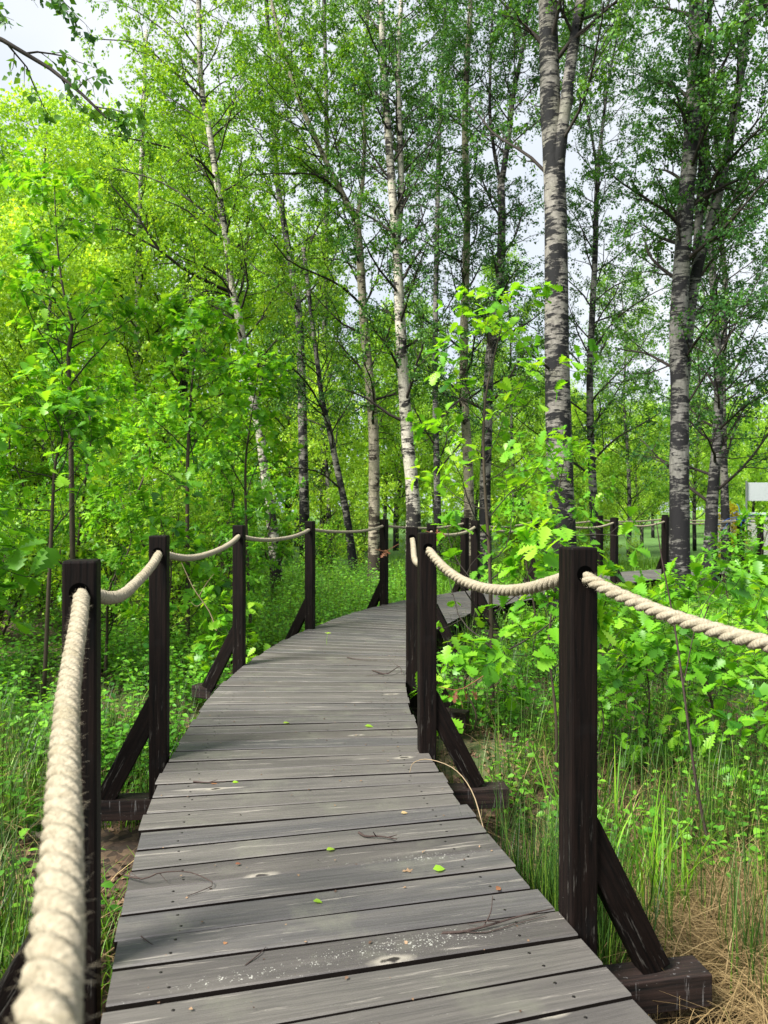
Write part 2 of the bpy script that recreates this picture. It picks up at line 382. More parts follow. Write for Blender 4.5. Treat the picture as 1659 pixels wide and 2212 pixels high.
lm = g.math('MULTIPLY', g.math('SUBTRACT', g.math('ADD', g.math('MULTIPLY', rs_, .26), g.math('MULTIPLY', fine, 1.0)), .632), 14., clamp=True)
c = g.mix(g.math('MULTIPLY', lm, .7), c, (.42, .42, .38))
# knots
for (kx, ky, kr) in ((.02, 2.045, .9), (-.42, 2.53, .8), (.10, 3.72, .8), (.42, 1.83, .6), (-.15, 4.1, .7), (.05, 5.0, .8), (-.75, 3.3, .7)):
    d = spot(kx, ky, .075 * kr, .026 * kr, 14)
    dn = g.math('ADD', d, g.math('MULTIPLY', g.math('SUBTRACT', g.noise(co, 30., 3), .5), .9))
    c = g.mix(g.math('MULTIPLY', g.math('SUBTRACT', 1.1, dn), 1.8, clamp=True), c, (.24, .22, .185))
    c = g.mix(g.math('MULTIPLY', g.math('SUBTRACT', .48, dn), 6, clamp=True), c, (.018, .014, .012))
rgh = g.math('ADD', .40, g.math('MULTIPLY', patch, .3))
p = g.n('ShaderNodeBsdfPrincipled', Base__Color=c, Roughness=rgh); p.inputs['Specular IOR Level'].default_value = .5
hh = g.math('ADD', grain, g.math('MULTIPLY', blot, .5))
bm = g.n('ShaderNodeBump', Strength=.6, Distance=.004, Height=hh)
nt.links.new(bm.outputs[0], p.inputs['Normal']); nt.links.new(p.outputs[0], out.inputs[0]); M['deck'] = m

# hemp rope: tint attribute runs along the strand in metres
m, nt, out = new_mat('hemp'); g = G(nt); co = g.n('ShaderNodeTexCoord').outputs['Object']; tn = g.attr('tint')
yarn = g.math('SINE', g.math('MULTIPLY', tn, 900.))
f1 = g.noise(co, 190., 3, .7); f2 = g.noise(co, 14., 3)
c = g.mix(f1, (.13, .11, .07), (.43, .385, .295))
c = g.mix(g.math('MULTIPLY', g.math('SUBTRACT', f2, .5), 2.2, clamp=True), c, (.20, .175, .11))
nz_ = g.n('ShaderNodeSeparateXYZ', Vector=g.n('ShaderNodeNewGeometry').outputs['Normal']).outputs['Z']
grime = g.math('MULTIPLY', g.math('SUBTRACT', g.noise(co, 60., 3), .5), 4, clamp=True)
c = g.mix(g.math('MULTIPLY', grime, .35), c, (.10, .075, .04))
p = g.n('ShaderNodeBsdfPrincipled', Base__Color=c, Roughness=.9); p.inputs['Specular IOR Level'].default_value = .1
bm = g.n('ShaderNodeBump', Strength=.8, Distance=.0018, Height=g.math('ADD', g.math('MULTIPLY', yarn, .35), f1))
nt.links.new(bm.outputs[0], p.inputs['Normal']); nt.links.new(p.outputs[0], out.inputs[0]); M['rope'] = m

# ------------------------------------------------------------------ ground
GZ = -.45
def ground_z(x, y):
    return GZ + .05 * np.sin(x * 1.3 + 1) * np.cos(y * .9) + .035 * np.sin(x * 3.1 + y * 2.3) + .02 * np.sin(x * 7 + 1.3) * np.sin(y * 6.1)
g1 = np.linspace(-1, 1, 261); gx = 420 * np.sign(g1) * np.abs(g1) ** 3.2
XX, YY = np.meshgrid(gx, gx + 6.); ZZ = ground_z(XX, YY)
mb = MB(); k = len(gx); i = np.arange(k - 1)[:, None] * k + np.arange(k - 1)[None]
mb.add(np.stack([XX, YY, ZZ], -1), [np.stack([i, i + 1, i + k + 1, i + k], -1).reshape(-1, 4)])
o = mb.obj('ground', M['ground'], smooth=True); tag(o, kind='structure')

# ------------------------------------------------------------------ boardwalk
CL = spline([(1.15, -1.3), (.5, .25), (.06, 1.55), (-.15, 2.35), (-.34, 3.2), (-.45, 4.1), (-.5, 5.0), (-.455, 6.0), (-.3, 7.0), (0, 8.05), (.5, 9.25), (1.25, 10.35),
             (2.2, 11.4), (3.3, 12.6), (4.5, 13.75), (5.9, 14.75), (7.6, 15.5), (10., 16.1), (13, 16.4)], 1400)
seg = np.linalg.norm(np.diff(CL, axis=0), axis=1); arc = np.concatenate([[0], np.cumsum(seg)])
def along(s):
    x = np.interp(s, arc, CL[:, 0]); y = np.interp(s, arc, CL[:, 1])
    x2 = np.interp(s + .02, arc, CL[:, 0]); y2 = np.interp(s + .02, arc, CL[:, 1])
    x1 = np.interp(s - .02, arc, CL[:, 0]); y1 = np.interp(s - .02, arc, CL[:, 1])
    t = norm(np.stack([x2 - x1, y2 - y1], -1)); return np.stack([x, y], -1), t
def deck_dist(x, y):
    P = np.stack([x, y], -1)[:, None]; c = CL[::8][None]
    return np.sqrt(((P - c) ** 2).sum(-1).min(1))
rng = np.random.default_rng(11)
HW = .655; pitch = .1475
walk = empty('boardwalk', (0, 0, 0), 'curving boardwalk of dark weathered cross boards through the wood', 'boardwalk')
V, Fq, T, UV = [], [], [], []; scr = []; MI = []
s = .15
while s < arc[-1] - .3:
    w = pitch * rng.uniform(.97, 1.03); gap = rng.uniform(.012, .019); tn = rng.uniform(0, 1)
    eL, eR = rng.normal(0, .006, 2); zz = rng.normal(0, .0012); tilt = rng.normal(0, .002)
    (a, ta), (b, tb) = along(s + gap * .5), along(s + w - gap * .5)
    wob = rng.normal(0, .0015, 2)
    na = np.array([ta[1], -ta[0]]); nb = np.array([tb[1], -tb[0]])
    base = len(V); ch = .004; nseg = 3
    for q in range(nseg + 1):
        u = -HW - eL + (2 * HW + eL + eR) * q / nseg
        pa = a + na * u; pb = b + nb * u; d = norm(pb - pa); zt = zz + tilt * u + .0015 * math.sin(3 * u + tn * 9)
        ring = [(pa, zt - .03), (pa, zt - ch), (pa + d * ch, zt), (pb - d * ch, zt), (pb, zt - ch), (pb, zt - .03)]
        for (p2, z2), vv in zip(ring, (0, 0, ch, w - ch, w, w)):
            V.append((p2[0], p2[1], z2)); T.append(tn); UV.append((u, vv))
    for q in range(nseg):
        for r_ in range(6):
            A = base + q * 6 + r_; B_ = base + q * 6 + (r_ + 1) % 6
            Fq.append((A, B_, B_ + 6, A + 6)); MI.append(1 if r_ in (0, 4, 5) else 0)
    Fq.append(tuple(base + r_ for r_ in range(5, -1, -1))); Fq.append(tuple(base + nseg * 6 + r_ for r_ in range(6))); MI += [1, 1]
    for u in (-.5, .5):
        for f_ in (.25, .75):
            uu = u + rng.normal(0, .012); pp = (a + na * uu) * (1 - f_) + (b + nb * uu) * f_
            scr.append((pp[0], pp[1], zz + tilt * uu + .0015 * math.sin(3 * uu + tn * 9)))
    s += w
me = bpy.data.meshes.new('decking'); me.from_pydata([tuple(map(float, v)) for v in V], [], Fq)
ul = me.uv_layers.new(name='board'); lv_ = np.empty(len(me.loops), dtype=np.int32); me.loops.foreach_get('vertex_index', lv_)
ul.data.foreach_set('uv', np.array(UV, dtype=np.float32)[lv_].ravel())
a_ = me.attributes.new('tint', 'FLOAT', 'POINT'); a_.data.foreach_set('value', np.array(T, dtype=np.float32))
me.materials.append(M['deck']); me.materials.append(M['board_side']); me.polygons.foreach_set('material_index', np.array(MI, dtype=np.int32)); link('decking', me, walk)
mb = MB()
for x, y, z in scr:
    if y > 9: continue
    P = np.array([[x, y, z - .004], [x, y, z + .0006]]); tubes(mb, P, [.0056, .005], 8, cap=True)
o = mb.obj('screw_heads', M['screw'], walk); tag(o, kind='stuff')
for side in (-.5, 0., .5):
    mb = MB(); ss = np.arange(.2, arc[-1] - .4, .12); c_, t_ = along(ss); n_ = np.stack([t_[:, 1], -t_[:, 0]], -1)
    A = c_ + n_ * (side - .03); B_ = c_ + n_ * (side + .03); k = len(ss)
    Vv = np.concatenate([np.column_stack([A, np.full(k, -.032)]), np.column_stack([B_, np.full(k, -.032)]), np.column_stack([B_, np.full(k, -.19)]), np.column_stack([A, np.full(k, -.19)])])
    i = np.arange(k - 1); q = [np.stack([i + a0 * k, i + 1 + a0 * k, i + 1 + ((a0 + 1) % 4) * k, i + ((a0 + 1) % 4) * k], -1) for a0 in range(4)]
    mb.add(Vv, q + [np.array([[0, k, 2 * k, 3 * k], [k - 1, 4 * k - 1, 3 * k - 1, 2 * k - 1]])]); mb.obj('joist', M['timber'], walk)

def boxmesh(name, L, W_, Hh, mat, bev=.005, z0=0.):    # centred box with bevelled edges, from z0 up
    bm_ = bmesh.new(); bmesh.ops.create_cube(bm_, size=1)
    for v in bm_.verts: v.co = Vector((v.co.x * L, v.co.y * W_, (v.co.z + .5) * Hh + z0))
    bmesh.ops.bevel(bm_, geom=bm_.edges[:] , offset=bev, segments=2, affect='EDGES', profile=.6)
    me_ = bpy.data.meshes.new(name); bm_.to_mesh(me_); bm_.free(); me_.materials.append(mat)
    return me_

LEFT = [(.028, -.18), (-.825, 2.02), (-1.13, 3.72), (-1.165, 5.95), (-.775, 7.75), (.0, 9.7), (1.26, 11.55), (2.68, 13.15), (4.3, 14.75), (6.1, 16.05), (8.6, 16.9)]
RIGHT = [(1.27, .72), (.595, 2.27), (.222, 3.83), (.205, 5.42), (.475, 7.35), (1.1, 8.9), (2.45, 10.45), (3.72, 11.95), (5.0, 13.15), (6.9, 14.3), (8.95, 15.05)]
def heading(x, y):
    i = int(((CL - [x, y]) ** 2).sum(1).argmin()); i = max(5, min(len(CL) - 6, i)); t = CL[i + 5] - CL[i - 5]
    return math.atan2(-t[0], t[1]), CL[i]
PL = {'L': ['nearest dark post on the left, out of the picture behind the thick rope', 'nearest left dark post, the thick blurred rope running from it to the viewer',
            'left dark post with a brace and beam end beside it, second from the front', 'left dark post in front of the bushes, third from the front', 'left dark post, fourth from the front, brace foot against the green herbs',
            'left dark post standing before the pale birch trunk at the bend', 'dark post on the far side of the bend, right of the mossy birch foot', 'far dark post half hidden by the young oak behind the bend',
            'far dark post on the outer edge just right of the big birch', 'dark post beyond the far deck stretch, behind the right birch', 'last dark post on the far right outer edge'],
      'R': ['dark post outside the right edge that carries the near thick rope', 'big dark post in the right foreground with rope hole and scuffed foot', 'dark post in the middle, front one of the overlapping pair',
            'dark post just behind the middle post, rear one of the overlapping pair', 'dark post at the inner bend with withered brown leaves on it', 'dark post on the inner edge beside the far end of the visible deck',
            'dark post on the inner edge behind the big birch trunk', 'slim far dark post left of the far grey deck stretch', 'far dark post at the right birch where two ropes meet', 'far right dark post with blue cord tied round its top', 'last dark post on the far right inner edge']}
braces_proto = None
posts = {'L': [], 'R': []}
rngp = np.random.default_rng(5)
for side, lst in (('L', LEFT), ('R', RIGHT)):
    for k, (x, y) in enumerate(lst):
        rz, c0 = heading(x, y); top = (1.14 if (side, k) == ('R', 1) else 1.12) + float(rngp.normal(0, .006)); far = y > 10.5
        r = empty('railing_post', (x, y, 0), PL[side][k], 'post', 'dark railing posts of the boardwalk', rz)
        w = .088 if not far else .1
        link('shaft', boxmesh('shaft', w, w, top + .62, M['timber'], .007, -.62), r)
        sg = -1 if side == 'L' else 1
        if k < 6:
            for fy in (-1, 1):
                bm_ = bmesh.new(); bmesh.ops.create_cone(bm_, cap_ends=True, segments=20, radius1=.026, radius2=.026, depth=.0016); me_ = bpy.data.meshes.new('rope_hole_shade'); bm_.to_mesh(me_); bm_.free(); me_.materials.append(M['hole'])  # thin black disc on the post face, painted shade in place of a bored hole
                ob = link('rope_hole_shade', me_, r, (0, fy * (w / 2 + .0006), top - 1.12 + (1.035 if side == 'L' else 1.04))); ob.rotation_euler = (PI / 2, 0, 0)
        # diagonal brace from the beam end to the outer face
        A = Vector((sg * .26, 0, -.192)); B_ = Vector((sg * .02, 0, .2 if (side, k) == ('L', 1) else .27)); d = B_ - A; Lb = d.length
        me_ = boxmesh('brace', .095, .062, Lb + .02, M['timber'], .004)
        ob = link('brace', me_, r, A); ob.rotation_euler = (0, math.atan2(d.x, d.z), 0)
        posts[side].append((x, y, rz, top))
for k in range(len(LEFT)):
    (x1, y1), (x2, y2) = LEFT[k], RIGHT[k]
    if k == 0: x1, y1, x2, y2 = .05, -.18, 1.2, .25
    a = Vector((x1, y1, 0)); b = Vector((x2, y2, 0)); d = (b - a); L = d.length + .84 ; c0 = (a + b) / 2
    if k > 5: L = d.length + .7
    ob = link('crossbeam', boxmesh('crossbeam', L, .105, .1, M['beam'], .004), walk, (c0.x, c0.y, -.291)); ob.rotation_euler = (0, 0, math.atan2(d.y, d.x))
if True:    # beam under the first right post, which has no left partner in line
    x, y, rz, _ = posts['R'][0]
    ob = link('crossbeam', boxmesh('crossbeam', .9, .105, .1, M['beam'], .004), walk, (x - .2 * math.cos(rz), y - .2 * math.sin(rz), -.291)); ob.rotation_euler = (0, 0, rz)

# ropes: one span between two posts is one rope
def rope_span(p, q, sag, label, d_, step=.006, sides=8, fibres=0, hole=1.035, seed=0):
    rg = np.random.default_rng(seed + 100)
    a = np.array([p[0], p[1], p[3] - 1.12 + hole]); b = np.array([q[0], q[1], q[3] - 1.12 + hole])
    L = np.linalg.norm(b - a); n = int(L / step); u = np.linspace(0, 1, n)
    P = a + (b - a) * u[:, None]; P[:, 2] -= sag * 4 * u * (1 - u) * (1 + .12 * np.sin(3 * u + seed))
    side = norm(np.cross(b - a, [0, 0, 1.])); P += side * (.012 * np.sin(2 * PI * u + seed) * u * (1 - u) * 4)[:, None]
    T = norm(np.gradient(P, axis=0)); U = norm(np.cross(T, [0, 0, 1.])); W = np.cross(U, T)
    s_ = u * L; mb = MB(); rr = d_ * .26; ro = d_ * .245
    for k in range(3):
        ph = 2 * PI * (s_ / (d_ * 2.95) + k / 3)
        C = P + ro * (np.cos(ph)[:, None] * U + np.sin(ph)[:, None] * W)
        th = np.arange(sides) / sides * 2 * PI
        rm = 1 + (.075 * np.cos(6 * th[None] + s_[:, None] * 260 + k) + .03 * rg.normal(size=(n, sides))) * (sides > 12)
        tubes(mb, C, rr * (1 + .03 * np.sin(s_ * 23 + k * 2) + .02 * np.sin(s_ * 71 + k)), sides, tint=np.zeros(1), rmod=rm[None])
        mb.T[-1] = np.repeat(s_, sides).astype(np.float32)
    tubes(mb, P, np.full(n, d_ * .2), 5)
    if fibres:
        i = rg.integers(2, n - 2, fibres); az = rg.uniform(0, 2 * PI, fibres)
        nrm = np.cos(az)[:, None] * U[i] + np.sin(az)[:, None] * W[i]; st = P[i] + nrm * d_ * .44
        d1 = norm(nrm * .6 + T[i] * rg.normal(0, 1, (fibres, 1)) + .4 * rg.normal(size=(fibres, 3))); ln_ = rg.uniform(.003, .009, (fibres, 1))
        Q = np.stack([st, st + d1 * ln_, st + d1 * ln_ * 1.8 + rg.normal(0, .0015, (fibres, 3))], 1)
        tubes(mb, Q, np.tile([.00022, .0002, .0001], (fibres, 1)), 3)
    o = mb.obj('rope', M['rope'], origin=a, loc=a, smooth=True); return tag(o, label, 'rope', 'hemp rope spans between the posts')
RL = [('thick blurred hemp rope running from the nearest left post down past the viewer', .115, .0415, 2500), ('hemp rope between the first and second left posts', .085, .042, 900),
      ('hemp rope between the second and third left posts', .085, .040, 500), ('hemp rope between the third and fourth left posts', .075, .038, 200),
      ('hemp rope between the fourth left post and the post before the pale birch', .06, .036, 0), ('hemp rope across the outer bend behind the middle posts', .055, .036, 0),
      ('far hemp rope starting at the post on the far side of the bend', .07, .036, 0), ('far outer rope behind the big birch trunk', .05, .036, 0),
      ('far outer rope above the far grey deck stretch', .05, .036, 0), ('far outer rope behind the right birch', .06, .036, 0)]
for k, (lb, sg_, d_, fb) in enumerate(RL):
    rope_span(posts['L'][k], posts['L'][k + 1], sg_, lb, d_, .004 if k < 2 else (.007 if k < 4 else .012), 24 if k < 2 else 8, fb, seed=k)
RR = [('thick twisted hemp rope from the right foreground post to the right picture edge', .10, .040, 1600), ('sagging hemp rope between the right foreground post and the middle post', .115, .043, 1200),
      ('short slack rope between the two overlapping middle posts', .12, .04, 200), ('rope from the rear middle post to the inner bend post', .09, .038, 0),
      ('rope behind the young oak stem on the inner bend', .07, .036, 0), ('rope from the inner deck end post behind the big birch', .09, .036, 0), ('inner rope just right of the big birch', .07, .036, 0),
      ('sagging inner rope ending at the post by the right birch', .07, .036, 0), ('inner rope from the right birch to the blue corded post', .05, .036, 0), ('rope running right from the blue corded post', .06, .036, 0)]
for k, (lb, sg_, d_, fb) in enumerate(RR):
    rope_span(posts['R'][k], posts['R'][k + 1], sg_, lb, d_, .004 if k < 2 else (.007 if k < 4 else .012), 24 if k < 2 else 8, fb, seed=30 + k, hole=1.04)

# blue cord wound round the far right post
x, y, rz, tp = posts['R'][9]; mb = MB(); u = np.linspace(0, 1, 160); rgc = np.random.default_rng(3)
P = np.stack([x + .078 * np.cos(u * 40), y + .078 * np.sin(u * 40), tp - .11 + .1 * u + .01 * np.sin(u * 17)], 1); tubes(mb, P, np.full(160, .008), 5)
for _ in range(8):
    e = rgc.normal(0, .09, 3); p0 = np.array([x, y, tp - .05]); tubes(mb, spline([p0 + rgc.normal(0, .05, 3), p0 + e + [0, 0, .06], p0 + e * 2 - [0, 0, .06]], 8), np.full(8, .006), 4)
tag(mb.obj('blue_cord', M['blue_cord'], origin=(x, y, tp), loc=(x, y, tp), smooth=True), 'blue cord wound round the top of the far right post', 'cord')

# ------------------------------------------------------------------ birches
def make_tree(name, paths, base, label, cat, group, bark, leafm, seed, prim=34, L1=2.6, a1=48, up1=.15, t1=(.16, .98), sec=7, L2=1.1, tw=4, L3=.42, K=11, leaf=.05,
              droop=.45, shape=BIRCH, sides=12, leaf_up=.6, extra=None, wob=.02, spread=.03, up3=-.5, twr=.004):
    rg = np.random.default_rng(seed); base = np.array(base, float)
    root = empty(name, base, label, cat, group)
    tm = MB(); bmn = MB(); lm_ = MB(); L1p, L1r = [], []
    for k, (P, R, frac) in enumerate(paths):
        P = np.asarray(P); tubes(tm, P, R, sides if k == 0 else max(6, sides - 3), wob=wob, rng=rg, cap=True)
        q, r = sub(rg, P[None], np.asarray(R)[None], max(3, int(prim * frac)), t1[0] if k == 0 else .12, t1[1], L1, a1, 9, up=up1, jit=.1, rs=.32, gold=True, rmax=.035)
        L1p.append(q); L1r.append(r)
    if extra:
        for e, r0 in extra:
            L1p.append(spline(e, 9)[None]); L1r.append(np.linspace(r0, r0 * .3, 9)[None])
    P1 = np.concatenate(L1p); R1 = np.concatenate(L1r)
    tubes(bmn, P1, R1, 5)
    P2, R2 = sub(rg, P1, R1, sec, .22, 1., L2, 42, 6, up=-.1, jit=.16, rs=.55, rmax=.012); tubes(bmn, P2, R2, 4)
    P3, R3 = sub(rg, P2, R2, tw, .2, 1., L3, 40, 4, up=up3, jit=.2, rs=.6, rmax=twr); tubes(bmn, P3, np.maximum(R3, .0014), 3)
    if seed == 7:            # the two stems carry their own boughs
        n1 = len(L1p[0]); bmn = MB(); b2 = MB()
        for mm, sl, a_, b_ in ((bmn, slice(0, n1), 0, n1), (b2, slice(n1, None), n1, len(P1))):
            tubes(mm, P1[sl], R1[sl], 5); tubes(mm, P2[a_ * sec:b_ * sec], R2[a_ * sec:b_ * sec], 4); tubes(mm, P3[a_ * sec * tw:b_ * sec * tw], np.maximum(R3[a_ * sec * tw:b_ * sec * tw], .0014), 3)
        b2.obj('branches', M['twig'], root, origin=base)
    pt = np.repeat(rg.normal(0, .12, len(P1)), sec * tw)
    leaves_on(rg, lm_, shape, P3, K, leaf, droop, leaf_up, branch_t=pt + rg.normal(0, .08, len(P3)), spread=spread)
    leaves_on(rg, lm_, shape, P2[:, 2:], max(2, K // 2), leaf, droop, leaf_up, spread=spread)
    tm.obj('trunk', bark, root, origin=base, smooth=True)
    bmn.obj('branches', M['twig'], root, origin=base)
    lm_.obj('crown', leafm, root, origin=base)
    return root
def trunk(pts, r0, r1, Y, n=26, top=None, ground=True, rise=0.):
    P = [S(x, y, Yy) for x, y, Yy in [(p[0], p[1], (p[2] if len(p) > 2 else Y)) for p in pts]]   # listed from the foot up
    if ground:
        b = P[0].copy(); b[2] = ground_z(b[0], b[1]) - .05
        if P[0][2] > b[2] + .1: b[:2] += (P[0] - P[1])[:2] * min(1., (P[0][2] - b[2]) / max(.2, P[1][2] - P[0][2])); P = [b] + P
    if top: d = norm(P[-1] - P[-2]); P = P + [P[-1] + d * top + [0, 0, .1 * top]]
    Q = spline(P, n); h = np.linspace(0, 1, n); R = r0 + (r1 - r0) * h ** .85
    if ground: R = R * (1 + .35 * np.exp(-h * n * .55))
    return Q, R
BG = 'birches around the boardwalk'
# B1 leaning birch on the left
m0 = trunk([(588, 1140), (575, 1050), (562, 940), (540, 830), (517, 690), (500, 620), (490, 520), (470, 400), (452, 280), (434, 180), (430, 20)], .10, .045, 14, top=3.5)
ex = [([S(497, 630, 14), S(430, 600, 13.6), S(345, 540, 13.2), S(300, 470, 13), S(240, 400, 12.8)], .04), ([S(345, 540, 13.2), S(270, 500, 13), S(190, 480, 12.8), S(140, 470, 12.6)], .025),
      ([S(478, 490, 14), S(420, 440, 14.3), S(340, 390, 14.6), S(230, 360, 14.8)], .03), ([S(468, 390, 14), S(420, 340, 13.6), S(330, 310, 13.2), S(230, 290, 13)], .03),
      ([S(446, 220, 14), S(370, 150, 14), S(300, 95, 14), S(210, 85, 14)], .028), ([S(440, 160, 14), S(380, 90, 14.5), S(320, 40, 14.8), S(250, 0, 15)], .025),
      ([S(500, 640, 14), S(440, 630, 13.5), S(380, 680, 13.2)], .02), ([S(455, 300, 14), S(540, 220, 14), S(610, 150, 14.2)], .022)]
make_tree('birch', [(*m0, 1)], m0[0][0], 'leaning white birch on the left with long bare lower boughs reaching left', 'birch tree', BG, M['bark_white'], M['birch_leaf'], 1, extra=ex, prim=36, t1=(.3, .98), L1=2.4, K=18, leaf=.055)
# B2 forked birch
m0 = trunk([(808, 1180), (808, 1000), (805, 900), (795, 790), (785, 680), (778, 560), (771, 475)], .125, .075, 15, n=22)
l1 = trunk([(771, 478), (740, 420), (700, 340), (660, 250), (630, 170), (600, 60)], .07, .03, 15, n=16, top=3, ground=False)
l2 = trunk([(771, 478), (783, 400), (788, 300), (786, 180), (795, 40)], .05, .022, 15.1, n=16, top=3, ground=False)
ex = [([S(790, 670, 15), S(740, 620, 14.5), S(680, 590, 14), S(620, 560, 13.6), S(560, 480, 13.3)], .03), ([S(780, 590, 15), S(730, 560, 15.4), S(640, 560, 15.8)], .02), ([S(745, 430, 15), S(690, 380, 14.6), S(600, 375, 14.2), S(520, 380, 14)], .025)]
make_tree('birch', [(*m0, .35), (*l1, .7), (*l2, .7)], m0[0][0], 'tan birch that forks into a leaning left limb above a straight pale trunk', 'birch tree', BG, M['bark_tan'], M['birch_leaf'], 2, extra=ex, prim=36, t1=(.35, .95), L1=2.4, K=18, leaf=.055)
# B3 double birch
m0 = trunk([(893, 1130), (890, 1050), (878, 920), (868, 760), (862, 640), (857, 540), (848, 420), (838, 280), (829, 160), (824, 0)], .145, .05, 14, top=4)
l1 = trunk([(856, 530), (866, 430), (864, 300), (860, 160), (866, 20)], .075, .035, 14.1, n=16, top=3, ground=False)
make_tree('birch', [(*m0, 1), (*l1, .5)], m0[0][0], 'banded white birch with twin upper stems and a dark scaly foot at the bend', 'birch tree', BG, M['bark_white'], M['birch_leaf_cool'], 3, prim=32, t1=(.25, .98), L1=2.2, K=22, leaf=.048)
# B4 thin dark leaner
m0 = trunk([(757, 1170), (745, 1090), (728, 1010), (712, 930), (697, 870), (688, 800), (680, 740)], .095, .045, 17, n=18, top=2)
ex = [([S(705, 900, 17), S(665, 830, 16.5), S(620, 790, 16), S(560, 780, 15.6)], .03), ([S(740, 1060, 17), S(690, 1020, 16.6), S(620, 1010, 16), S(560, 1010, 15.5)], .025), ([S(690, 840, 17), S(720, 760, 17), S(745, 680, 17)], .02)]
make_tree('birch', [(*m0, 1)], m0[0][0], 'small crooked leaning birch between the left birch and the pale trunk', 'birch tree', BG, M['bark_grey'], M['birch_leaf_cool'], 4, extra=ex, prim=18, t1=(.4, .98), L1=2.0, K=12)
# B5
m0 = trunk([(1014, 1110), (1010, 980), (1002, 850), (1003, 700), (1007, 560), (1009, 440), (1004, 300), (1008, 150), (1015, 40)], .12, .05, 16, top=4)
make_tree('birch', [(*m0, 1)], m0[0][0], 'slim straight birch with brown lower bark behind the young oak', 'birch tree', BG, M['bark_tan'], M['birch_leaf_cool'], 5, prim=32, t1=(.25, .98), L1=2.1, K=22, leaf=.048)
# B6
m0 = trunk([(1048, 1180), (1048, 1050), (1052, 930), (1056, 800), (1068, 690), (1080, 590), (1084, 480), (1082, 400)], .13, .075, 15, n=20)
l1 = trunk([(1082, 405), (1098, 300), (1108, 210), (1128, 110), (1146, 0)], .065, .03, 15, n=14, top=3, ground=False)
l2 = trunk([(1082, 405), (1068, 330), (1058, 240), (1060, 120), (1064, 10)], .045, .02, 15.2, n=14, top=3, ground=False)
make_tree('birch', [(*m0, .5), (*l1, .6), (*l2, .5)], m0[0][0], 'bent birch just left of the big trunk, its top forking in two', 'birch tree', BG, M['bark_grey'], M['birch_leaf_cool'], 6, prim=28, t1=(.4, .95), L1=2.1, K=22, leaf=.048)
# B7 the big birch
m0 = trunk([(1214, 1180, 9.6), (1210, 1050), (1206, 900), (1203, 780), (1202, 640), (1201, 520), (1199, 420), (1195, 330), (1189, 230), (1186, 120), (1183, 0)], .185, .115, 9.6, n=44, top=5)
l2 = trunk([(1202, 440, 9.6), (1204, 400, 9.58), (1209, 330), (1219, 250), (1230, 160), (1243, 70), (1256, 0)], .085, .065, 9.5, n=16, top=4, ground=False)
b7 = make_tree('birch', [(*m0, .8), (*l2, .6)], m0[0][0], 'big thick birch trunk with black scars that splits into two stems near the top', 'birch tree', BG, M['bark_grey'], M['birch_leaf_cool'], 7, prim=10, t1=(.82, .98), L1=2.5, K=20, sides=24, wob=.012)
mb = MB(); tubes(mb, spline([S(1190, 800, 9.55), S(1160, 775, 9.3), S(1135, 760, 9.0)], 8), np.linspace(.02, .008, 8), 6, cap=True); mb.obj('broken_branch', M['twig'], b7, origin=m0[0][0], smooth=True)
# B8
m0 = trunk([(1282, 1090), (1276, 950), (1274, 820), (1279, 680), (1285, 560), (1288, 440), (1292, 350)], .10, .055, 17, n=20)
l1 = trunk([(1292, 352), (1302, 270), (1312, 190), (1330, 90)], .045, .02, 17, n=12, top=3, ground=False)
l2 = trunk([(1289, 360), (1276, 280), (1262, 200), (1262, 100)], .035, .018, 17, n=12, top=3, ground=False)
ex = [([S(1278, 760, 17), S(1330, 690, 16.6), S(1400, 640, 16.2), S(1460, 610, 16)], .025), ([S(1280, 740, 17), S(1240, 690, 17), S(1215, 620, 17.3)], .02)]
make_tree('birch', [(*m0, .8), (*l1, .5), (*l2, .5)], m0[0][0], 'thin dark birch with wispy boughs between the big trunk and the right pair', 'birch tree', BG, M['bark_dark'], M['birch_leaf_cool'], 8, extra=ex, prim=34, t1=(.2, .95), L1=2.6, K=22, leaf=.048)
# B9 right group
m0 = trunk([(1468, 1180, 11), (1467, 1000), (1468, 850), (1465, 700), (1474, 560), (1482, 430), (1492, 320), (1500, 180), (1505, 0)], .145, .10, 11, n=30, top=5)
l1 = trunk([(1467, 980, 11.05), (1472, 860, 11.1), (1482, 760, 11.1), (1492, 660), (1506, 580), (1530, 500), (1552, 420), (1572, 320), (1590, 220), (1606, 110), (1612, 0)], .10, .05, 11.2, n=24, top=3, ground=False)
l2 = trunk([(1500, 620, 11.3), (1508, 500), (1514, 400), (1520, 280), (1527, 160), (1532, 20)], .07, .035, 11.4, n=18, top=3, ground=False)
ex = [([S(1520, 460, 11.3), S(1545, 380, 11), S(1600, 320, 10.6), S(1659, 260, 10.2)], .04), ([S(1512, 440, 11.3), S(1560, 360, 11.5), S(1659, 310, 11.8)], .035), ([S(1560, 400, 11.2), S(1530, 340, 11), S(1500, 260, 10.8)], .02), ([S(1480, 880, 11), S(1530, 800, 10.7), S(1580, 720, 10.4), S(1659, 560, 10)], .018)]
make_tree('birch', [(*m0, .5), (*l1, .5), (*l2, .4)], m0[0][0], 'dark birch on the right whose side stems lean apart to the right', 'birch tree', BG, M['bark_dark'], M['birch_leaf_cool'], 9, extra=ex, prim=34, t1=(.45, .98), L1=2.0, K=22, leaf=.048, sides=18)
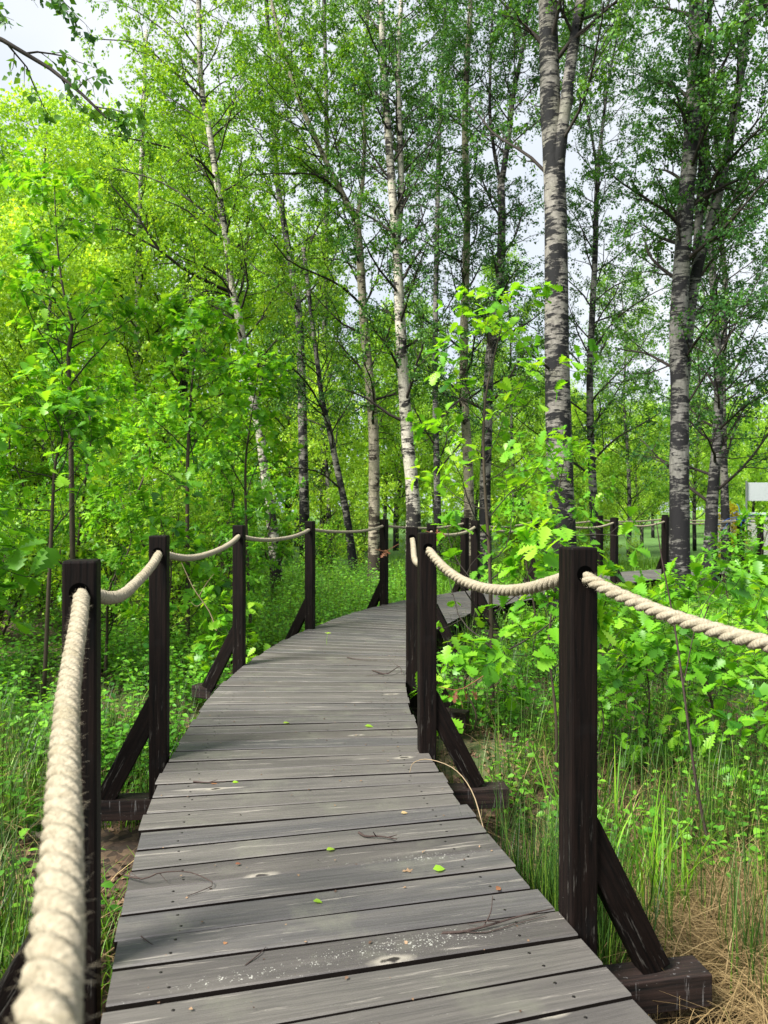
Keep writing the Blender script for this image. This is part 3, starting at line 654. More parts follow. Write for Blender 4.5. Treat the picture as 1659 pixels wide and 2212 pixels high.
# B10
m0 = trunk([(1566, 1100), (1562, 950), (1560, 820), (1564, 700), (1566, 600), (1556, 500), (1552, 420)], .095, .045, 17, n=20, top=3)
ex = [([S(1562, 840, 17), S(1610, 760, 16.5), S(1660, 660, 16)], .025), ([S(1564, 700, 17), S(1620, 620, 16.8), S(1680, 560, 16.5)], .02)]
make_tree('birch', [(*m0, 1)], m0[0][0], 'slender birch at the right edge behind the leaning stems', 'birch tree', BG, M['bark_grey'], M['birch_leaf_cool'], 10, extra=ex, prim=34, t1=(.2, .98), L1=2.4, K=22, leaf=.048)
# small foot right of the pair
m0 = trunk([(1535, 1160), (1540, 1060), (1548, 960), (1552, 860), (1548, 740), (1540, 600)], .12, .05, 13, n=18, top=3)
make_tree('birch', [(*m0, 1)], m0[0][0], 'short visible birch with a black foot just right of the dark right birch', 'birch tree', BG, M['bark_dark'], M['birch_leaf_cool'], 12, prim=22, t1=(.25, .98), L1=1.9, K=12)
# faint ones in the left background
m0 = trunk([(650, 760), (640, 640), (622, 530), (600, 400), (590, 250), (582, 120)], .11, .05, 19, n=20, top=3)
make_tree('birch', [(*m0, 1)], m0[0][0], 'faint pale birch behind the leaves between the left and the forked birch', 'birch tree', BG, M['bark_grey'], M['birch_leaf'], 13, prim=36, t1=(.2, .98), L1=2.8, K=18, leaf=.06)
m0 = trunk([(292, 900), (296, 780), (298, 640), (300, 500), (304, 400)], .12, .05, 21, n=20, top=4)
make_tree('birch', [(*m0, 1)], m0[0][0], 'pale distant birch glimpsed through the left bushes', 'birch tree', BG, M['bark_white'], M['birch_leaf'], 14, prim=34, t1=(.2, .98), L1=2.9, K=18, leaf=.065)
m0 = trunk([(700, 1000), (702, 700), (704, 500), (706, 300), (702, 100)], .11, .05, 22, n=20, top=3)
make_tree('birch', [(*m0, 1)], m0[0][0], 'distant slim birch behind the forked birch', 'birch tree', BG, M['bark_grey'], M['birch_leaf'], 15, prim=34, t1=(.2, .98), L1=2.9, K=18, leaf=.065)
m0 = trunk([(945, 1080), (940, 800), (944, 500), (950, 250), (960, 60)], .10, .04, 20, n=20, top=3)
make_tree('birch', [(*m0, 1)], m0[0][0], 'distant thin birch right of the twin stemmed birch', 'birch tree', BG, M['bark_dark'], M['birch_leaf_cool'], 16, prim=34, t1=(.2, .98), L1=2.4, K=14, leaf=.055)
# birches out of frame whose boughs hang into the top corners
b0 = np.array([-5.2, 5.2, ground_z(-5.2, 5.2)])
P = spline([b0, b0 + [.1, 0, 3], b0 + [0, .2, 6], b0 + [.2, .2, 10]], 20)
ex = [([[-5.1, 5.3, 4.3], [-4.0, 5.3, 4.9], [-3.1, 5.25, 4.75], [-2.35, 5.2, 4.35], [-1.95, 5.2, 4.0]], .03), ([[-5.1, 5.3, 4.9], [-4.0, 5.6, 5.2], [-3.0, 5.7, 5.4], [-2.5, 5.7, 5.2]], .025)]
make_tree('birch', [(P, np.linspace(.12, .05, 20), 1)], b0, 'birch beyond the left picture edge whose dark bough hangs into the top left corner', 'birch tree', BG, M['bark_white'], M['birch_leaf_cool'], 21, extra=ex, prim=12, t1=(.55, .98), L1=1.4, sec=12, L2=.75, tw=5, L3=.25, K=7, leaf=.06, droop=.6, spread=.02)
b0 = np.array([5.3, 6.6, ground_z(5.3, 6.6)])
P = spline([b0, b0 + [.1, 0, 3], b0 + [0, .2, 6], b0 + [.2, .2, 10]], 20)
ex = [([[5.3, 6.6, 5.2], [4.4, 6.7, 5.9], [3.7, 6.7, 5.95], [3.2, 6.7, 5.6]], .03), ([[5.3, 6.6, 4.2], [4.6, 6.6, 5.0], [3.9, 6.4, 5.3]], .03)]
make_tree('birch', [(P, np.linspace(.12, .05, 20), 1)], b0, 'birch beyond the right picture edge whose leafy bough fills the top right corner', 'birch tree', BG, M['bark_dark'], M['birch_leaf_cool'], 22, extra=ex, prim=12, t1=(.6, .98), L1=1.5, sec=12, L2=.75, tw=5, L3=.25, K=7, leaf=.06, droop=.6, spread=.02)

# ------------------------------------------------------------------ background trees (copies)
def bg_tree(seed, h, L1, leafm, leaf=.11, K=15, prim=44, r=.14):
    rg = np.random.default_rng(seed); x = rg.normal(0, .25, 6).cumsum() * .5; y = rg.normal(0, .25, 6).cumsum() * .5
    P = spline(np.column_stack([x - x[0], y - y[0], np.linspace(0, h, 6)]), 20)
    return make_tree('background_tree', [(P, np.linspace(r, .03, 20), 1)], (0, 0, 0), 'leafy tree in the light green wood beyond the boardwalk', 'tree', 'leafy trees in the wood behind the birches',
                     M['bark_grey'], leafm, seed, prim=prim, L1=L1, t1=(.12, .99), a1=52, up1=.2, sec=9, L2=1.5, tw=4, L3=.8, K=K, leaf=leaf, sides=8, spread=.08, leaf_up=.5)
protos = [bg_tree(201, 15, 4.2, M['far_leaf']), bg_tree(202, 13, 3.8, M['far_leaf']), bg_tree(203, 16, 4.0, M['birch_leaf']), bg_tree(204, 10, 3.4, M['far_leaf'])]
rng = np.random.default_rng(77)
spots = [(-9, 19, 0, 1.0), (-6.2, 22, 1, 1.05), (-12.5, 21, 2, 1.0), (-3.2, 25, 3, .95), (-10, 26, 0, 1.12), (-15, 28, 1, 1.2), (-6.5, 29, 2, 1.0), (-19, 32, 0, 1.2), (-12, 34, 1, 1.3), (-4, 34, 0, .95), (-24, 38, 2, 1.3), (-16, 40, 0, 1.3),
         (-8, 40, 1, 1.2), (-7.2, 15.5, 3, .72), (-9.8, 14.5, 3, .8), (0.5, 31, 3, .95), (0, 40, 1, .9), (4.5, 36, 3, .9), (8, 42, 3, .9), (3.2, 46, 1, .75), (12, 48, 3, .9), (16, 44, 3, .75), (20, 50, 1, .7), (24, 54, 3, .9), (29, 58, 3, .9), (14, 60, 1, .8),
         (-30, 46, 1, 1.2), (-1.5, 20.5, 3, .6), (7.2, 27, 3, .55), (11.5, 33, 3, .6), (-13, 12, 3, .9), (-16, 16, 0, .8), (15, 20, 2, .8), (18, 28, 3, .9), (-20, 22, 1, 1.0), (22, 38, 3, .7), (33, 48, 3, .8), (8.6, 26, 2, .6), (5.0, 28, 2, .66), (12.6, 30, 2, .6)]
used = set()
HT = (15, 13, 16, 10)
for (x, y, k, s_) in spots:
    if x < -.2 * y: s_ = min(s_, (.52 * y + 1.7) / HT[k])
    z = float(ground_z(x, y)) - .05; rz = float(rng.uniform(0, 6.28))
    if k not in used: used.add(k); protos[k].location = (x, y, z); protos[k].rotation_euler = (0, 0, rz); protos[k].scale = (s_,) * 3
    else: copy_tree(protos[k], (x, y, z), rz, s_)

# far wood that reads as one mass
rg = np.random.default_rng(9); mb = MB(); n = 42000
cl = 170; cx = rg.uniform(-70, 75, cl); cy = rg.uniform(58, 85, cl); ch_ = np.where(cx < 5, rg.uniform(9, 20, cl), rg.uniform(5, 12, cl)); i = rg.integers(0, cl, n)
v = norm(rg.normal(size=(n, 3))) * rg.uniform(.55, 1, (n, 1)) ** .5
P = np.stack([cx[i] + v[:, 0] * 4.5, cy[i] + v[:, 1] * 4.5, np.maximum(GZ, ch_[i] * .5 + v[:, 2] * ch_[i] * .55)], 1)
put(mb, BIRCH, P, rg.normal(size=(n, 3)), norm(rg.normal(size=(n, 3)) + [0, -.4, .8]), rg.uniform(.35, .75, n), np.clip(.55 + rg.normal(0, .2, cl)[i] + rg.normal(0, .12, n), 0, 1))
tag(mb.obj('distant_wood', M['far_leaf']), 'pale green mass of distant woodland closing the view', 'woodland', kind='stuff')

# ------------------------------------------------------------------ shrubs (copies)
def shrub(seed, h, w, leafm, leaf=.05, stems=7, name='shrub', K=8):
    rg = np.random.default_rng(seed); root = empty(name, (0, 0, 0), 'dense green shrub in the undergrowth behind the rails', 'shrub', 'shrubs in the undergrowth')
    bmn, lm_ = MB(), MB(); az = rg.uniform(0, 6.28, stems); rr = rg.uniform(.1, .5, stems) * w
    P0 = np.stack([np.stack([np.cos(az) * rr * t, np.sin(az) * rr * t, np.full(stems, h) * t * rg.uniform(.75, 1, stems)], 1) for t in np.linspace(0, 1, 7)], 1)
    P0 += rg.normal(0, .04, P0.shape) * np.linspace(0, 1, 7)[None, :, None]; R0 = np.tile(np.linspace(.016, .005, 7), (stems, 1)); tubes(bmn, P0, R0, 5)
    P1, R1 = sub(rg, P0, R0, 14, .12, .98, w * .6, 55, 6, up=.3, rs=.5); tubes(bmn, P1, R1, 3)
    P2, R2 = sub(rg, P1, R1, 6, .15, 1, w * .28, 45, 4, up=.1, rs=.6, jit=.2); tubes(bmn, P2, np.maximum(R2, .0012), 3)
    leaves_on(rg, lm_, OVATE if leaf > .06 else BIRCH, P2, K, leaf, .15, 1.1, spread=.02)
    bmn.obj('stems', M['stem'], root); lm_.obj('foliage', leafm, root); return root
sp = [shrub(301, 2.4, 1.5, M['shrub_leaf'], .055), shrub(302, 1.7, 1.4, M['shrub_leaf'], .05), shrub(303, 3.4, 1.8, M['shrub_leaf'], .06), shrub(304, 2.2, 1.6, M['far_leaf'], .06)]
rng = np.random.default_rng(31); used = set(); cnt = 0
cand = []
for _ in range(900):
    y = rng.uniform(7.5, 27); x = rng.uniform(-.62, .62) * y + rng.uniform(-1, 1)
    if deck_dist(np.array([x]), np.array([y]))[0] < (1.9 if x < 1 else 1.7): continue
    if x > 1.0 and y < 17.5: continue
    if x > 0 and (y < 17 or x > .3 * y): continue
    if x > -.19 * y and y < 16.5: continue
    if any((x - a) ** 2 + (y - b) ** 2 < (1.25 if y < 16 else 2.2) ** 2 for a, b in cand): continue
    cand.append((x, y))
for (x, y) in cand[:100]:
    k = int(rng.integers(0, 4)) if x < 0 else (3 if rng.uniform() < .5 else 1)
    if y > 18 and rng.uniform() < .6: k = 3
    s_ = rng.uniform(.8, 1.15) * (1.0 if y < 14 else 1.15); z = float(ground_z(x, y)) - .02; rz = float(rng.uniform(0, 6.28))
    if x > 0: s_ *= .85
    if -.19 * y < x <= 0: s_ *= .7
    if k not in used: used.add(k); sp[k].location = (x, y, z); sp[k].rotation_euler = (0, 0, rz); sp[k].scale = (s_,) * 3
    else: copy_tree(sp[k], (x, y, z), rz, float(s_))

for (x, y, k, s_) in [(7.7, 22.6, 3, .36), (10.6, 23., 1, .5), (11.8, 23.6, 1, .5), (12.6, 22.6, 3, .36), (10.2, 21, 3, .3)]:
    copy_tree(sp[k], (x, y, float(ground_z(x, y)) - .02), float(x * 3), s_)
# ------------------------------------------------------------------ young oaks
def oak(paths_pts, r0, base, label, seed, prim=14, L1=.9, leaf=.12, K=7, sec=5, L2=.35, t1=(.25, .98), shape=OAK, matl='oak_leaf', group='young oaks beside the boardwalk', tw=0, name='young_oak'):
    rg = np.random.default_rng(seed); base = np.array(base, float); root = empty(name, base, label, 'young oak', group)
    sm, bmn, lm_ = MB(), MB(), MB(); P = spline(paths_pts, 20); R = np.linspace(r0, .004, 20); tubes(sm, P, R, 8, wob=.03, rng=rg, cap=True)
    P1, R1 = sub(rg, P[None], R[None], prim, *t1, L1, 58, 7, up=.35, jit=.14, rs=.45, gold=True); tubes(bmn, P1, R1, 5)
    P2, R2 = sub(rg, P1, R1, sec, .3, 1., L2, 48, 4, up=.3, jit=.2, rs=.6); tubes(bmn, P2, np.maximum(R2, .0018), 4)
    whorls(rg, lm_, shape, P2, K, leaf); whorls(rg, lm_, shape, P1, K, leaf * 1.05); whorls(rg, lm_, shape, P[None, -3:], K + 3, leaf)
    if tw: whorls(rg, lm_, shape, P2[:, :3], tw, leaf * .85)
    sm.obj('trunk', M['stem'], root, origin=base, smooth=True); bmn.obj('branches', M['twig'], root, origin=base); lm_.obj('crown', M[matl], root, origin=base)
    return root
def gpt(x, y): return np.array([x, y, float(ground_z(np.array(x), np.array(y))) - .02])
b = gpt(.86, 5.85)
oak([b, S(1062, 1400, 5.85), S(1057, 1200, 5.85), S(1045, 1000, 5.85), S(1050, 850, 5.85), S(1085, 700, 5.9)], .021, b, 'young oak with pale green lobed leaves in front of the big birch', 41, prim=22, L1=1.3, leaf=.11, K=5, sec=6, t1=(.16, .97))
b = gpt(-3.35, 8.0)
oak([b, S(155, 1050, 8), S(152, 880, 8), S(148, 760, 8), S(156, 700, 8), S(135, 620, 8), S(122, 500, 8), S(118, 400, 8)], .034, b, 'tall young oak at the far left with a crooked dark stem', 42, prim=22, L1=1.2, leaf=.12, K=7, sec=7, t1=(.3, .98))
b = gpt(-2.2, 8.3)
oak([b, S(405, 1050, 8.3), S(410, 900, 8.3), S(420, 780, 8.3), S(440, 690, 8.3)], .028, b, 'young oak left of the leaning birch, its top level with the branch fork', 43, prim=22, L1=1.0, leaf=.11, K=7, sec=8)
b = gpt(-2.95, 6.4)
oak([b, S(112, 1130, 6.4), S(120, 1000, 6.4), S(135, 940, 6.4), S(110, 880, 6.4)], .02, b, 'slender young oak low at the left edge with a forked stem', 44, prim=18, L1=.85, leaf=.115, K=7, sec=6)
b = gpt(-1.65, 9.2)
oak([b, S(530, 1050, 9.2), S(540, 920, 9.2), S(560, 800, 9.2)], .022, b, 'young oak hiding the middle of the leaning birch trunk', 45, prim=20, L1=.95, leaf=.11, K=7, sec=8)
b = gpt(-2.1, 6.9)
oak([b, b + [.05, 0, .6], b + [.1, .05, 1.2], b + [.0, 0, 1.72]], .014, b, 'low yellow green young oak behind the second left post', 46, prim=13, L1=.65, leaf=.12, K=6, sec=5)
b = gpt(-1.45, 6.7)
oak([b, b + [.05, 0, .4], b + [.1, .05, .85]], .01, b, 'small oak seedling beside the third left post', 47, prim=10, L1=.5, leaf=.11, K=6, sec=4)
b = gpt(-1.95, 3.35)
oak([b, b + [.02, 0, .6], b + [-.05, .05, 1.1], b + [0, 0, 1.55]], .013, b, 'oak with large leaves at the left edge behind the nearest post', 48, prim=12, L1=.6, leaf=.14, K=6, sec=4, t1=(.5, .98))
b = gpt(1.0, 4.3)
oak([b, b + [0, 0, .5], b + [-.03, .05, .95], b + [.02, 0, 1.38]], .011, b, 'bright oak sapling close behind the sagging rope by the right foreground post', 49, prim=12, L1=.5, leaf=.12, K=6, sec=4, t1=(.5, .98))
for k, (x, y, h, lb) in enumerate([(2.05, 4.7, 1.15, 'leafy oak sapling right of the foreground post above the rope'), (2.75, 5.2, 1.2, 'broad oak sapling at the right edge above the rope'), (1.75, 5.9, 1.0, 'oak sapling behind the foreground post top'),
                                   (2.45, 6.6, .95, 'oak sapling in front of the dark right birch foot'), (2.15, 3.5, .9, 'oak seedling below the thick rope at the right edge'), (3.4, 6.3, 1.15, 'oak sapling at the right edge below the white board'),
                                   (.62, 5.3, .55, 'tiny oak seedling at the foot of the young oak stem'), (3.2, 8.2, .8, 'oak sapling in front of the far grey deck stretch'), (4.1, 8.8, 1.1, 'oak sapling right of the dark right birch'), (1.45, 7.3, 1.6, 'oak sapling at the foot of the big birch'),
                                   (1.95, 8.1, 2.3, 'oak sapling leaning before the big birch trunk'), (4.75, 9.2, 1.5, 'oak sapling low before the white board at the right edge')]):
    b = gpt(x, y); oak([b, b + [.04, 0, h * .4], b + [-.04, .04, h * .75], b + [.02, 0, h]], .007 + h * .004, b, lb, 60 + k, prim=max(6, int(9 * h)), L1=.3 + .28 * h, leaf=.12, K=6, sec=4, t1=(.3, .98), shape=OAK if y < 6 else OAKLO)
b = gpt(2.2, 4.2)
sd_ = oak([b, b + [.02, 0, .25], b + [-.03, .02, .5], b + [.02, 0, .75]], .008, b, 'knee high oak seedling in the leafy clump right of the foreground post', 140, prim=10, L1=.42, leaf=.095, K=6, sec=4, t1=(.25, .98), group='oak seedlings right of the foreground post', name='oak_seedling')
rng = np.random.default_rng(8)
for (x, y) in [(1.75, 4.9), (2.6, 4.5), (2.35, 5.3), (3.1, 5.7), (1.9, 6.3), (2.9, 6.9), (1.55, 5.3), (3.5, 7.2), (2.5, 7.6), (4.2, 7.6), (2.95, 3.95 + .9), (1.5, 6.7), (3.8, 6.6), (1.35, 4.6)]:
    copy_tree(sd_, gpt(x, y), float(rng.uniform(0, 6.28)), float(rng.uniform(.62, 1.0)))
# more of them deeper in the left thicket
pr = []
for k, h in enumerate((3.4, 2.6, 4.2)):
    b = np.zeros(3); rg = np.random.default_rng(80 + k)
    pts = [np.array([0, 0, 0]) + [rg.normal(0, .1) * t * 3, rg.normal(0, .1) * t * 3, h * t] for t in (0, .25, .5, .75, 1)]
    pr.append(oak(pts, .012 + .005 * h, b, 'young oak deeper in the thicket left of the boardwalk', 90 + k, prim=int(8 + 4 * h), L1=1.05, leaf=.115, K=8, sec=8, tw=3, shape=OAKLO, group='young oaks in the left thicket', t1=(.2, .98), name='thicket_oak'))
used = set(); rng = np.random.default_rng(6)
for (x, y, k, s_) in [(-4.3, 7.4, 1, 1.), (-5.2, 9.0, 0, 1.), (-4.2, 10.0, 2, .95), (-3.0, 9.6, 0, .95), (-2.6, 11.0, 1, 1.0), (-6.3, 10.8, 2, 1.), (-5.0, 12.0, 0, 1.1), (-3.6, 12.6, 2, .8), (-1.9, 12.3, 1, .85), (-7.6, 12.9, 2, 1.), (-3.9, 6.2, 1, .8), (-2.75, 7.3, 1, .72), (-6.6, 8.3, 0, 1.),
                      (-1.75, 7.9, 1, .6), (-8.5, 10.5, 2, 1.), (-4.9, 5.6, 0, .8), (-6.9, 14.5, 2, 1.0), (-5.1, 14.2, 2, 1.0)]:
    z = float(ground_z(x, y)) - .02; rz = float(rng.uniform(0, 6.28))
    if k not in used: used.add(k); pr[k].location = (x, y, z); pr[k].rotation_euler = (0, 0, rz); pr[k].scale = (s_,) * 3
    else: copy_tree(pr[k], (x, y, z), rz, s_)

# ------------------------------------------------------------------ undergrowth, grass, rushes, straw, litter
BE = []
for (xl_, yl_), (xr_, yr_) in zip(LEFT[1:6], RIGHT[1:6]):
    a_ = np.array([xl_, yl_]); b_ = np.array([xr_, yr_]); d_ = norm(b_ - a_); BE += [(a_ - d_ * q) for q in (.12, .28, .42)] + [(b_ + d_ * q) for q in (.12, .28, .42)]
BE = np.array(BE)
def beam_clear(x, y): return ((np.stack([x, y], -1)[:, None] - BE[None]) ** 2).sum(-1).min(1) > .17 ** 2
def nearbeam(x, y):       # also keeps the line of sight side of the beams fairly open
    return np.minimum(((np.stack([x, y + .22], -1)[:, None] - BE[None]) ** 2).sum(-1).min(1), ((np.stack([x, y + .5], -1)[:, None] - BE[None]) ** 2).sum(-1).min(1)) > .2 ** 2
def scatter(rg, n, y0, y1, xl, xr, clear=.70, power=1., thin=0):
    y = y0 + (y1 - y0) * rg.uniform(0, 1, n) ** power; x = xl(y) + (xr(y) - xl(y)) * rg.uniform(0, 1, n)
    ok = (deck_dist(x, y) > clear) & beam_clear(x, y)
    if thin: ok &= (np.sin(x * 2.3 + 1.7 * np.sin(y * 1.1)) * np.cos(y * 1.9 + x) + rg.normal(0, .45, n) > thin - 1) & nearbeam(x, y)
    return x[ok], y[ok]
def herbs(rg, mb, sb, x, y, hmin, hmax, leaf, K):
    n = len(x); z = ground_z(x, y); h = rg.uniform(hmin, hmax, n); ln = rg.normal(0, .18, (n, 2)) * h[:, None]
    base = np.stack([x, y, z - .02], 1); top = base + np.column_stack([ln, h]); mid = (base + top) / 2 + np.column_stack([ln * -.15, h * 0])
    P = np.stack([base, mid, top], 1); tubes(sb, P, np.tile([.0028, .0022, .0012], (n, 1)), 3)
    b = np.repeat(np.arange(n), K); lev = np.tile(np.linspace(.3, 1, K), n); az = np.tile(np.arange(K) * 2.4, n) + rg.uniform(0, 6.28, n)[b]
    u = lev[:, None]; p = np.where(u < .5, base[b] * (1 - 2 * u) + mid[b] * 2 * u, mid[b] * (2 - 2 * u) + top[b] * (2 * u - 1))
    D = np.stack([np.cos(az), np.sin(az), rg.normal(.05, .25, n * K)], 1); Nn = np.array([0, 0, 1.]) + .35 * rg.normal(size=(n * K, 3))
    t = np.clip(.5 + rg.normal(0, .18, n)[b] + rg.normal(0, .1, n * K) + .18 * (lev - .6), 0, 1)
    put(mb, OVATE, p + D * .01, D, Nn, leaf * rg.uniform(.6, 1.2, n * K) * (1.15 - .35 * lev), t)
fl = lambda k: (lambda y: k * y * 1.0 + (.9 if k > 0 else -.9) * 0)
rg = np.random.default_rng(51); mb, sb = MB(), MB()
def centre_x(y): return np.interp(y, CL[:760, 1], CL[:760, 0])
for (n, y0, y1, xl, xr, hm, hx, lf, K) in [
        (6200, 4.4, 10, lambda y: centre_x(y) - 3.6, lambda y: centre_x(y) - .65, .18, .55, .062, 10),
        (2600, 9.5, 18, lambda y: -.5 * y, lambda y: .02 * y + .4, .3, .7, .07, 10),
        (520, 2.2, 4.8, lambda y: centre_x(y) - 2.4, lambda y: centre_x(y) - .8, .12, .4, .055, 8),
        (3200, 4.8, 10, lambda y: centre_x(y) + .7, lambda y: .56 * y, .15, .5, .06, 9),
        (1500, 3.2, 5.2, lambda y: centre_x(y) + 1.1, lambda y: .6 * y + .2, .12, .42, .05, 8),
        (1800, 9.5, 17, lambda y: .05 * y, lambda y: .56 * y, .2, .5, .07, 9)]:
    x, y = scatter(rg, n, y0, y1, xl, xr, .74, thin=1.0 if y0 < 6 else 0); herbs(rg, mb, sb, x, y, hm, hx, lf, K)
tag(mb.obj('undergrowth', M['herb_leaf']), 'low leafy herbs covering the forest floor', 'undergrowth', kind='stuff')
tag(sb.obj('undergrowth_stems', M['green_stem']), 'thin green stems of the herbs on the forest floor', 'undergrowth', kind='stuff')

def blades(rg, mb, x, y, h, w, bend, seg=4, tint=None, z0=None, az=None):
    n = len(x); z = ground_z(x, y) - .02 if z0 is None else z0; az = rg.uniform(0, 6.28, n) if az is None else az; b = bend * rg.uniform(.3, 1.6, n) * h
    u = np.linspace(0, 1, seg + 1); D = np.stack([np.cos(az), np.sin(az)], 1); W = np.stack([-D[:, 1], D[:, 0], 0 * az], 1)
    C = np.stack([x[:, None] + D[:, 0:1] * b[:, None] * u ** 2, y[:, None] + D[:, 1:2] * b[:, None] * u ** 2, z[:, None] + h[:, None] * (u - .35 * np.minimum(b / h, 1.6)[:, None] * u ** 3)], -1)
    ww = (w * rg.uniform(.7, 1.3, n))[:, None] * (1 - u ** 2 * .9)
    A = C + W[:, None] * ww[..., None] * .5; B_ = C - W[:, None] * ww[..., None] * .5
    V = np.stack([A, B_], 2).reshape(n, -1, 3); i = np.arange(seg) * 2; q = np.stack([i, i + 1, i + 3, i + 2], -1)
    q = (q[None] + (np.arange(n) * (seg + 1) * 2)[:, None, None]).reshape(-1, 4)
    t = np.clip(.5 + rg.normal(0, .22, n), 0, 1) if tint is None else tint
    mb.add(V, [q], np.repeat(t, (seg + 1) * 2))
def tufts(rg, n, per, spread, y0, y1, xl, xr, clear=.72):
    x, y = scatter(rg, n, y0, y1, xl, xr, clear); x = np.repeat(x, per); y = np.repeat(y, per); x = x + rg.normal(0, spread, len(x)); y = y + rg.normal(0, spread, len(y))
    ok = (deck_dist(x, y) > clear - .04) & beam_clear(x, y) & nearbeam(x, y); return x[ok], y[ok]
rg = np.random.default_rng(61); mb = MB()
for (n, per, sp_, y0, y1, xl, xr, hm, hx, w, bend) in [
        (190, 24, .06, 1.2, 5.0, lambda y: centre_x(y) + .8, lambda y: .62 * y + .6, .3, .68, .0032, .25),
        (46, 34, .06, 2.45, 3.6, lambda y: centre_x(y) + .78, lambda y: centre_x(y) + 1.05, .35, .66, .0032, .2),
        (190, 24, .07, 1.0, 5.5, lambda y: -.66 * y - .5, lambda y: centre_x(y) - .8, .3, .65, .0035, .35),
        (90, 24, .08, 5.0, 9.0, lambda y: centre_x(y) + .75, lambda y: .6 * y, .35, .7, .004, .3)]:
    x, y = tufts(rg, n, per, sp_, y0, y1, xl, xr); blades(rg, mb, x, y, rg.uniform(hm, hx, len(x)), w * 1.3, bend)
tag(mb.obj('rushes', M['rush']), 'dark green rushes growing in tufts along the boardwalk', 'rushes', kind='stuff')
mb = MB()
for (n, per, sp_, y0, y1, xl, xr, hm, hx, w, bend) in [
        (120, 12, .1, 1.2, 6.0, lambda y: centre_x(y) + .75, lambda y: .62 * y + .6, .1, .32, .005, .5),
        (420, 16, .1, 1.0, 6.0, lambda y: -.66 * y - .5, lambda y: centre_x(y) - .75, .12, .38, .006, .5),
        (1700, 14, .2, 8.5, 22, lambda y: .0 * y + .2, lambda y: .58 * y, .3, .6, .012, .35),
        (700, 12, .2, 8.0, 18, lambda y: -.3 * y, lambda y: .05 * y, .25, .5, .011, .4),
        (14, 12, .05, 2.9, 3.7, lambda y: centre_x(y) + 1.1, lambda y: centre_x(y) + 1.5, .4, .7, .011, .3)]:
    x, y = tufts(rg, n, per, sp_, y0, y1, xl, xr); blades(rg, mb, x, y, rg.uniform(hm, hx, len(x)), w, bend)
tag(mb.obj('grass', M['grass']), 'fresh green grass between the herbs', 'grass', kind='stuff')
mb = MB()   # dry arching straw
for (n, per, sp_, y0, y1, xl, xr, hm, hx, bend) in [
        (44, 110, .12, 2.2, 3.1, lambda y: centre_x(y) + 1.2, lambda y: centre_x(y) + 2.0, .2, .42, 1.9),
        (120, 24, .2, 1.6, 5.5, lambda y: centre_x(y) + .85, lambda y: .62 * y + .6, .15, .45, 1.3),
        (150, 24, .2, 1.2, 6, lambda y: -.66 * y - .4, lambda y: centre_x(y) - .8, .15, .4, 1.3)]:
    x, y = tufts(rg, n, per, sp_, y0, y1, xl, xr); blades(rg, mb, x, y, rg.uniform(hm, hx, len(x)), .004, bend, seg=6)
tag(mb.obj('dry_grass', M['straw']), 'pale dry rush straw lying in arching tangles', 'dry grass', kind='stuff')
mb = MB(); x, y = scatter(rg, 30000, .8, 10, lambda y: -.66 * y - .8, lambda y: .66 * y + .8, .2, 1.3); n = len(x)
put(mb, OAKLO, np.stack([x, y, ground_z(x, y) + rg.uniform(.004, .03, n)], 1), np.column_stack([rg.normal(size=(n, 2)), .15 * rg.normal(size=n)]), np.array([0, 0, 1.]) + .45 * rg.normal(size=(n, 3)), rg.uniform(.03, .08, n), np.clip(.5 + rg.normal(0, .28, n), 0, 1))
tag(mb.obj('leaf_litter', M['litter']), 'brown fallen leaves on the forest floor', 'leaf litter', kind='stuff')

# dock plant with big leaves at the left edge
b = gpt(-1.22, 2.05); mb = MB(); n = 11; rg = np.random.default_rng(71); az = np.arange(n) * 2.4
BIG = leaf_shape([0, .12, .3, .55, .8, 1], [0, .16, .24, .22, .13, 0], .3, .35)
put(mb, BIG, np.tile(b + [0, 0, .1], (n, 1)) + rg.normal(0, .02, (n, 3)), np.stack([np.cos(az), np.sin(az), rg.uniform(.5, 1.3, n)], 1), np.array([0, 0, 1.]) + .3 * rg.normal(size=(n, 3)), rg.uniform(.2, .3, n), np.clip(.6 + rg.normal(0, .1, n), 0, 1))
r = empty('dock_plant', b, 'plant with big bright ribbed leaves low at the left edge', 'plant'); mb.obj('leaves', M['oak_leaf'], r, origin=b)

# thin bare reddish sapling stem at the right
b = gpt(1.55, 3.45); mb = MB(); tubes(mb, spline([b, S(1505, 1700, 3.45), S(1478, 1500, 3.45), S(1455, 1340, 3.5), S(1430, 1210, 3.5), S(1418, 1130, 3.5)], 16), np.linspace(.008, .002, 16), 5)
tubes(mb, spline([S(1476, 1480, 3.45), S(1510, 1330, 3.4), S(1570, 1240, 3.35)], 8), np.linspace(.003, .001, 8), 4)
r = empty('bare_sapling', b, 'thin reddish bare sapling stem crossing behind the thick rope', 'sapling'); mb.obj('stem', M['dead_twig'], r, origin=b, smooth=True)
# dead forked branch among the herbs left
b = S(468, 1362, 6.6); mb = MB(); tubes(mb, spline([b, S(452, 1320, 6.6), S(418, 1270, 6.6), S(392, 1215, 6.7)], 10), np.linspace(.007, .003, 10), 5)
tubes(mb, spline([S(430, 1288, 6.6), S(445, 1262, 6.6), S(462, 1240, 6.5)], 6), np.linspace(.004, .002, 6), 4); tubes(mb, spline([S(440, 1300, 6.6), S(425, 1310, 6.6), S(412, 1300, 6.6)], 6), np.linspace(.004, .002, 6), 4)
tag(mb.obj('dead_branch', M['straw_stem'], origin=b, loc=b, smooth=True), 'bare forked dead branch in the herbs between the second and third left posts', 'branch')

